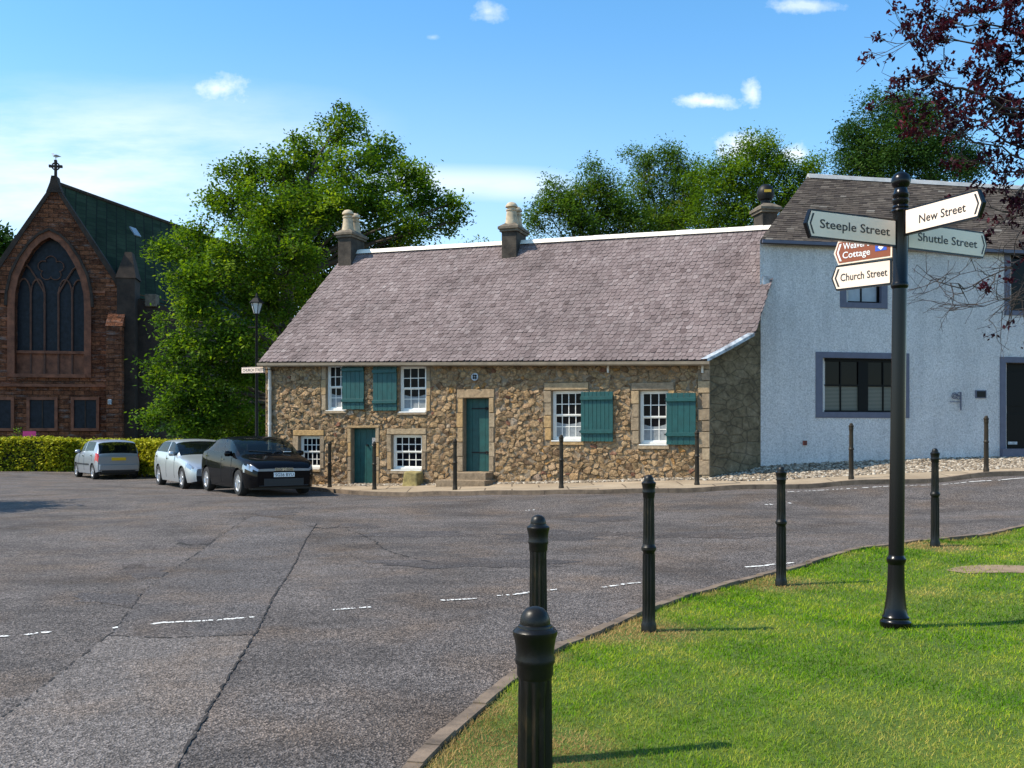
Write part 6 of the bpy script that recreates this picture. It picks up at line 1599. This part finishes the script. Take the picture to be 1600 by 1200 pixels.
for a, b_, c, d in ((-.045, -.03, .62, .70), (.03, .045, .62, .70), (-.03, .03, .653, .667)): em_.box((xf+.016, a, c), (xf+.03, b_, d))
em_.build('emblem', M['chrome'], root)
carbox(root, 'bumper_lip', (xf-.06, -.62, .255), (xf+.012, .62, .275), M['plastic'])
for a, b_ in (((L*(.5-.228), .05, 1.065), (L*(.5-.250), -.52, 1.10)), ((L*(.5-.228), .10, 1.065), (L*(.5-.250), .58, 1.10))): wp = MB(); wp.tube([a, b_], .011, 5); wp.build('wiper', M['plastic'], root)
dsh = MB(); dsh.box((L*(.5-.232)-.02, .35, 1.065), (L*(.5-.232)+.01, .55, 1.08)); dsh.build('tax_disc', M['plate_white'], root)
# silver hatchback behind it
q = (-9.55, 29.2); z = Gz(*q); hd = math.atan2(-math.cos(R(34)), math.sin(R(34)))
root, body, L, surf, xs_ = car('silver five door hatchback parked between the black and the grey cars', 'cars parked by the churchyard hedge', 4.23, 1.75,
    [(0, .60), (.02, .68), (.06, .77), (.12, .86), (.25, .96), (.285, 1.0), (.36, 1.2), (.45, 1.385), (.54, 1.435), (.68, 1.435), (.82, 1.39), (.92, 1.24), (.97, 1.0), (1, .78)],
    [(0, .58), (.03, .66), (.08, .75), (.2, .86), (.3, .91), (.5, .94), (.8, .985), (.9, 1.0), (.97, .92), (1, .76)],
    [(0, .24), (.05, .20), (.15, .19), (.85, .19), (.95, .26), (1, .34)],
    [(0, .92), (.25, .88), (.33, .86), (.47, .80), (.62, .79), (.8, .80), (.95, .85), (1, .92)], plan0, (.175, .80), .315, (.28, .44), (.325, .88), (.90, .965), (.57,), M['car_silver'], (q[0], q[1], z), hd,
    {'bands': [('headlight', .015, .10, .58, .72)], 'cap': [('trim', .25, .40)]}, {'bands': [('tail_light', .955, 1.01, .72, .92)], 'cap': []})
xf = L/2+.004
for s_ in (1, -1):
    k = MB(); k.prism([(s_*.06, .52), (s_*.26, .52), (s_*.27, .64), (s_*.07, .65)] if s_ > 0 else [(s_*.07, .65), (s_*.27, .64), (s_*.26, .52), (s_*.06, .52)], lambda a, c, t: Vector((xf+t, a, c)), -.02, .014); k.build('grille', M['plastic'], root)
pl = carbox(root, 'number_plate', (xf-.01, -.26, .42), (xf+.02, .26, .53), M['plate_white'])
carbox(root, 'lower_grille', (xf-.03, -.55, .27), (xf+.008, .55, .38), M['plastic'])
# small silver grey hatchback seen from behind
q = (-15.75, 37.2); z = Gz(*q); hd = math.atan2(math.cos(R(-38)), math.sin(R(-38)))
root, body, L, surf, xs_ = car('small silver grey hatchback seen from behind, left of the other cars', 'cars parked by the churchyard hedge', 3.5, 1.62,
    [(0, .60), (.02, .70), (.08, .82), (.2, .97), (.235, 1.01), (.3, 1.2), (.4, 1.40), (.5, 1.47), (.65, 1.485), (.85, 1.465), (.93, 1.40), (.965, 1.15), (.985, .98), (1, .86)],
    [(0, .58), (.04, .70), (.1, .80), (.22, .92), (.4, .94), (.7, .97), (.9, .98), (.98, .95), (1, .84)],
    [(0, .26), (.05, .22), (.15, .21), (.85, .21), (.95, .26), (1, .30)],
    [(0, .92), (.2, .88), (.3, .82), (.45, .80), (.65, .79), (.85, .80), (.95, .85), (1, .92)], [(0, .74), (.015, .82), (.04, .90), (.1, .97), (.2, 1.0), (.8, 1.0), (.93, .985), (.98, .95), (1, .91)], (.175, .845), .285, (.235, .40), (.27, .86), (.928, .984), (.52,), M['car_grey'], (q[0], q[1], z), hd,
    {'bands': [('headlight', .01, .11, .58, .74)], 'cap': []}, {'bands': [('tail_light', .935, 1.01, .70, .99)], 'cap': []})
xr = -L/2-.004
pl = carbox(root, 'number_plate', (xr-.02, -.26, .70), (xr+.02, .26, .81), M['plate_yellow'])
carbox(root, 'rear_bumper', (xr-.06, -.70, .34), (xr+.2, .70, .56), M['car_grey'], .03)
carbox(root, 'bumper_valance', (xr-.03, -.60, .25), (xr+.2, .60, .335), M['plastic'], .01)
for s_ in (1, -1): carbox(root, 'side_rubbing_strip', (.2, s_*.812-.004, .52), (.95, s_*.812+.004, .58), M['plastic'], 0); carbox(root, 'side_rubbing_strip', (-.78, s_*.812-.004, .52), (.15, s_*.812+.004, .58), M['plastic'], 0)
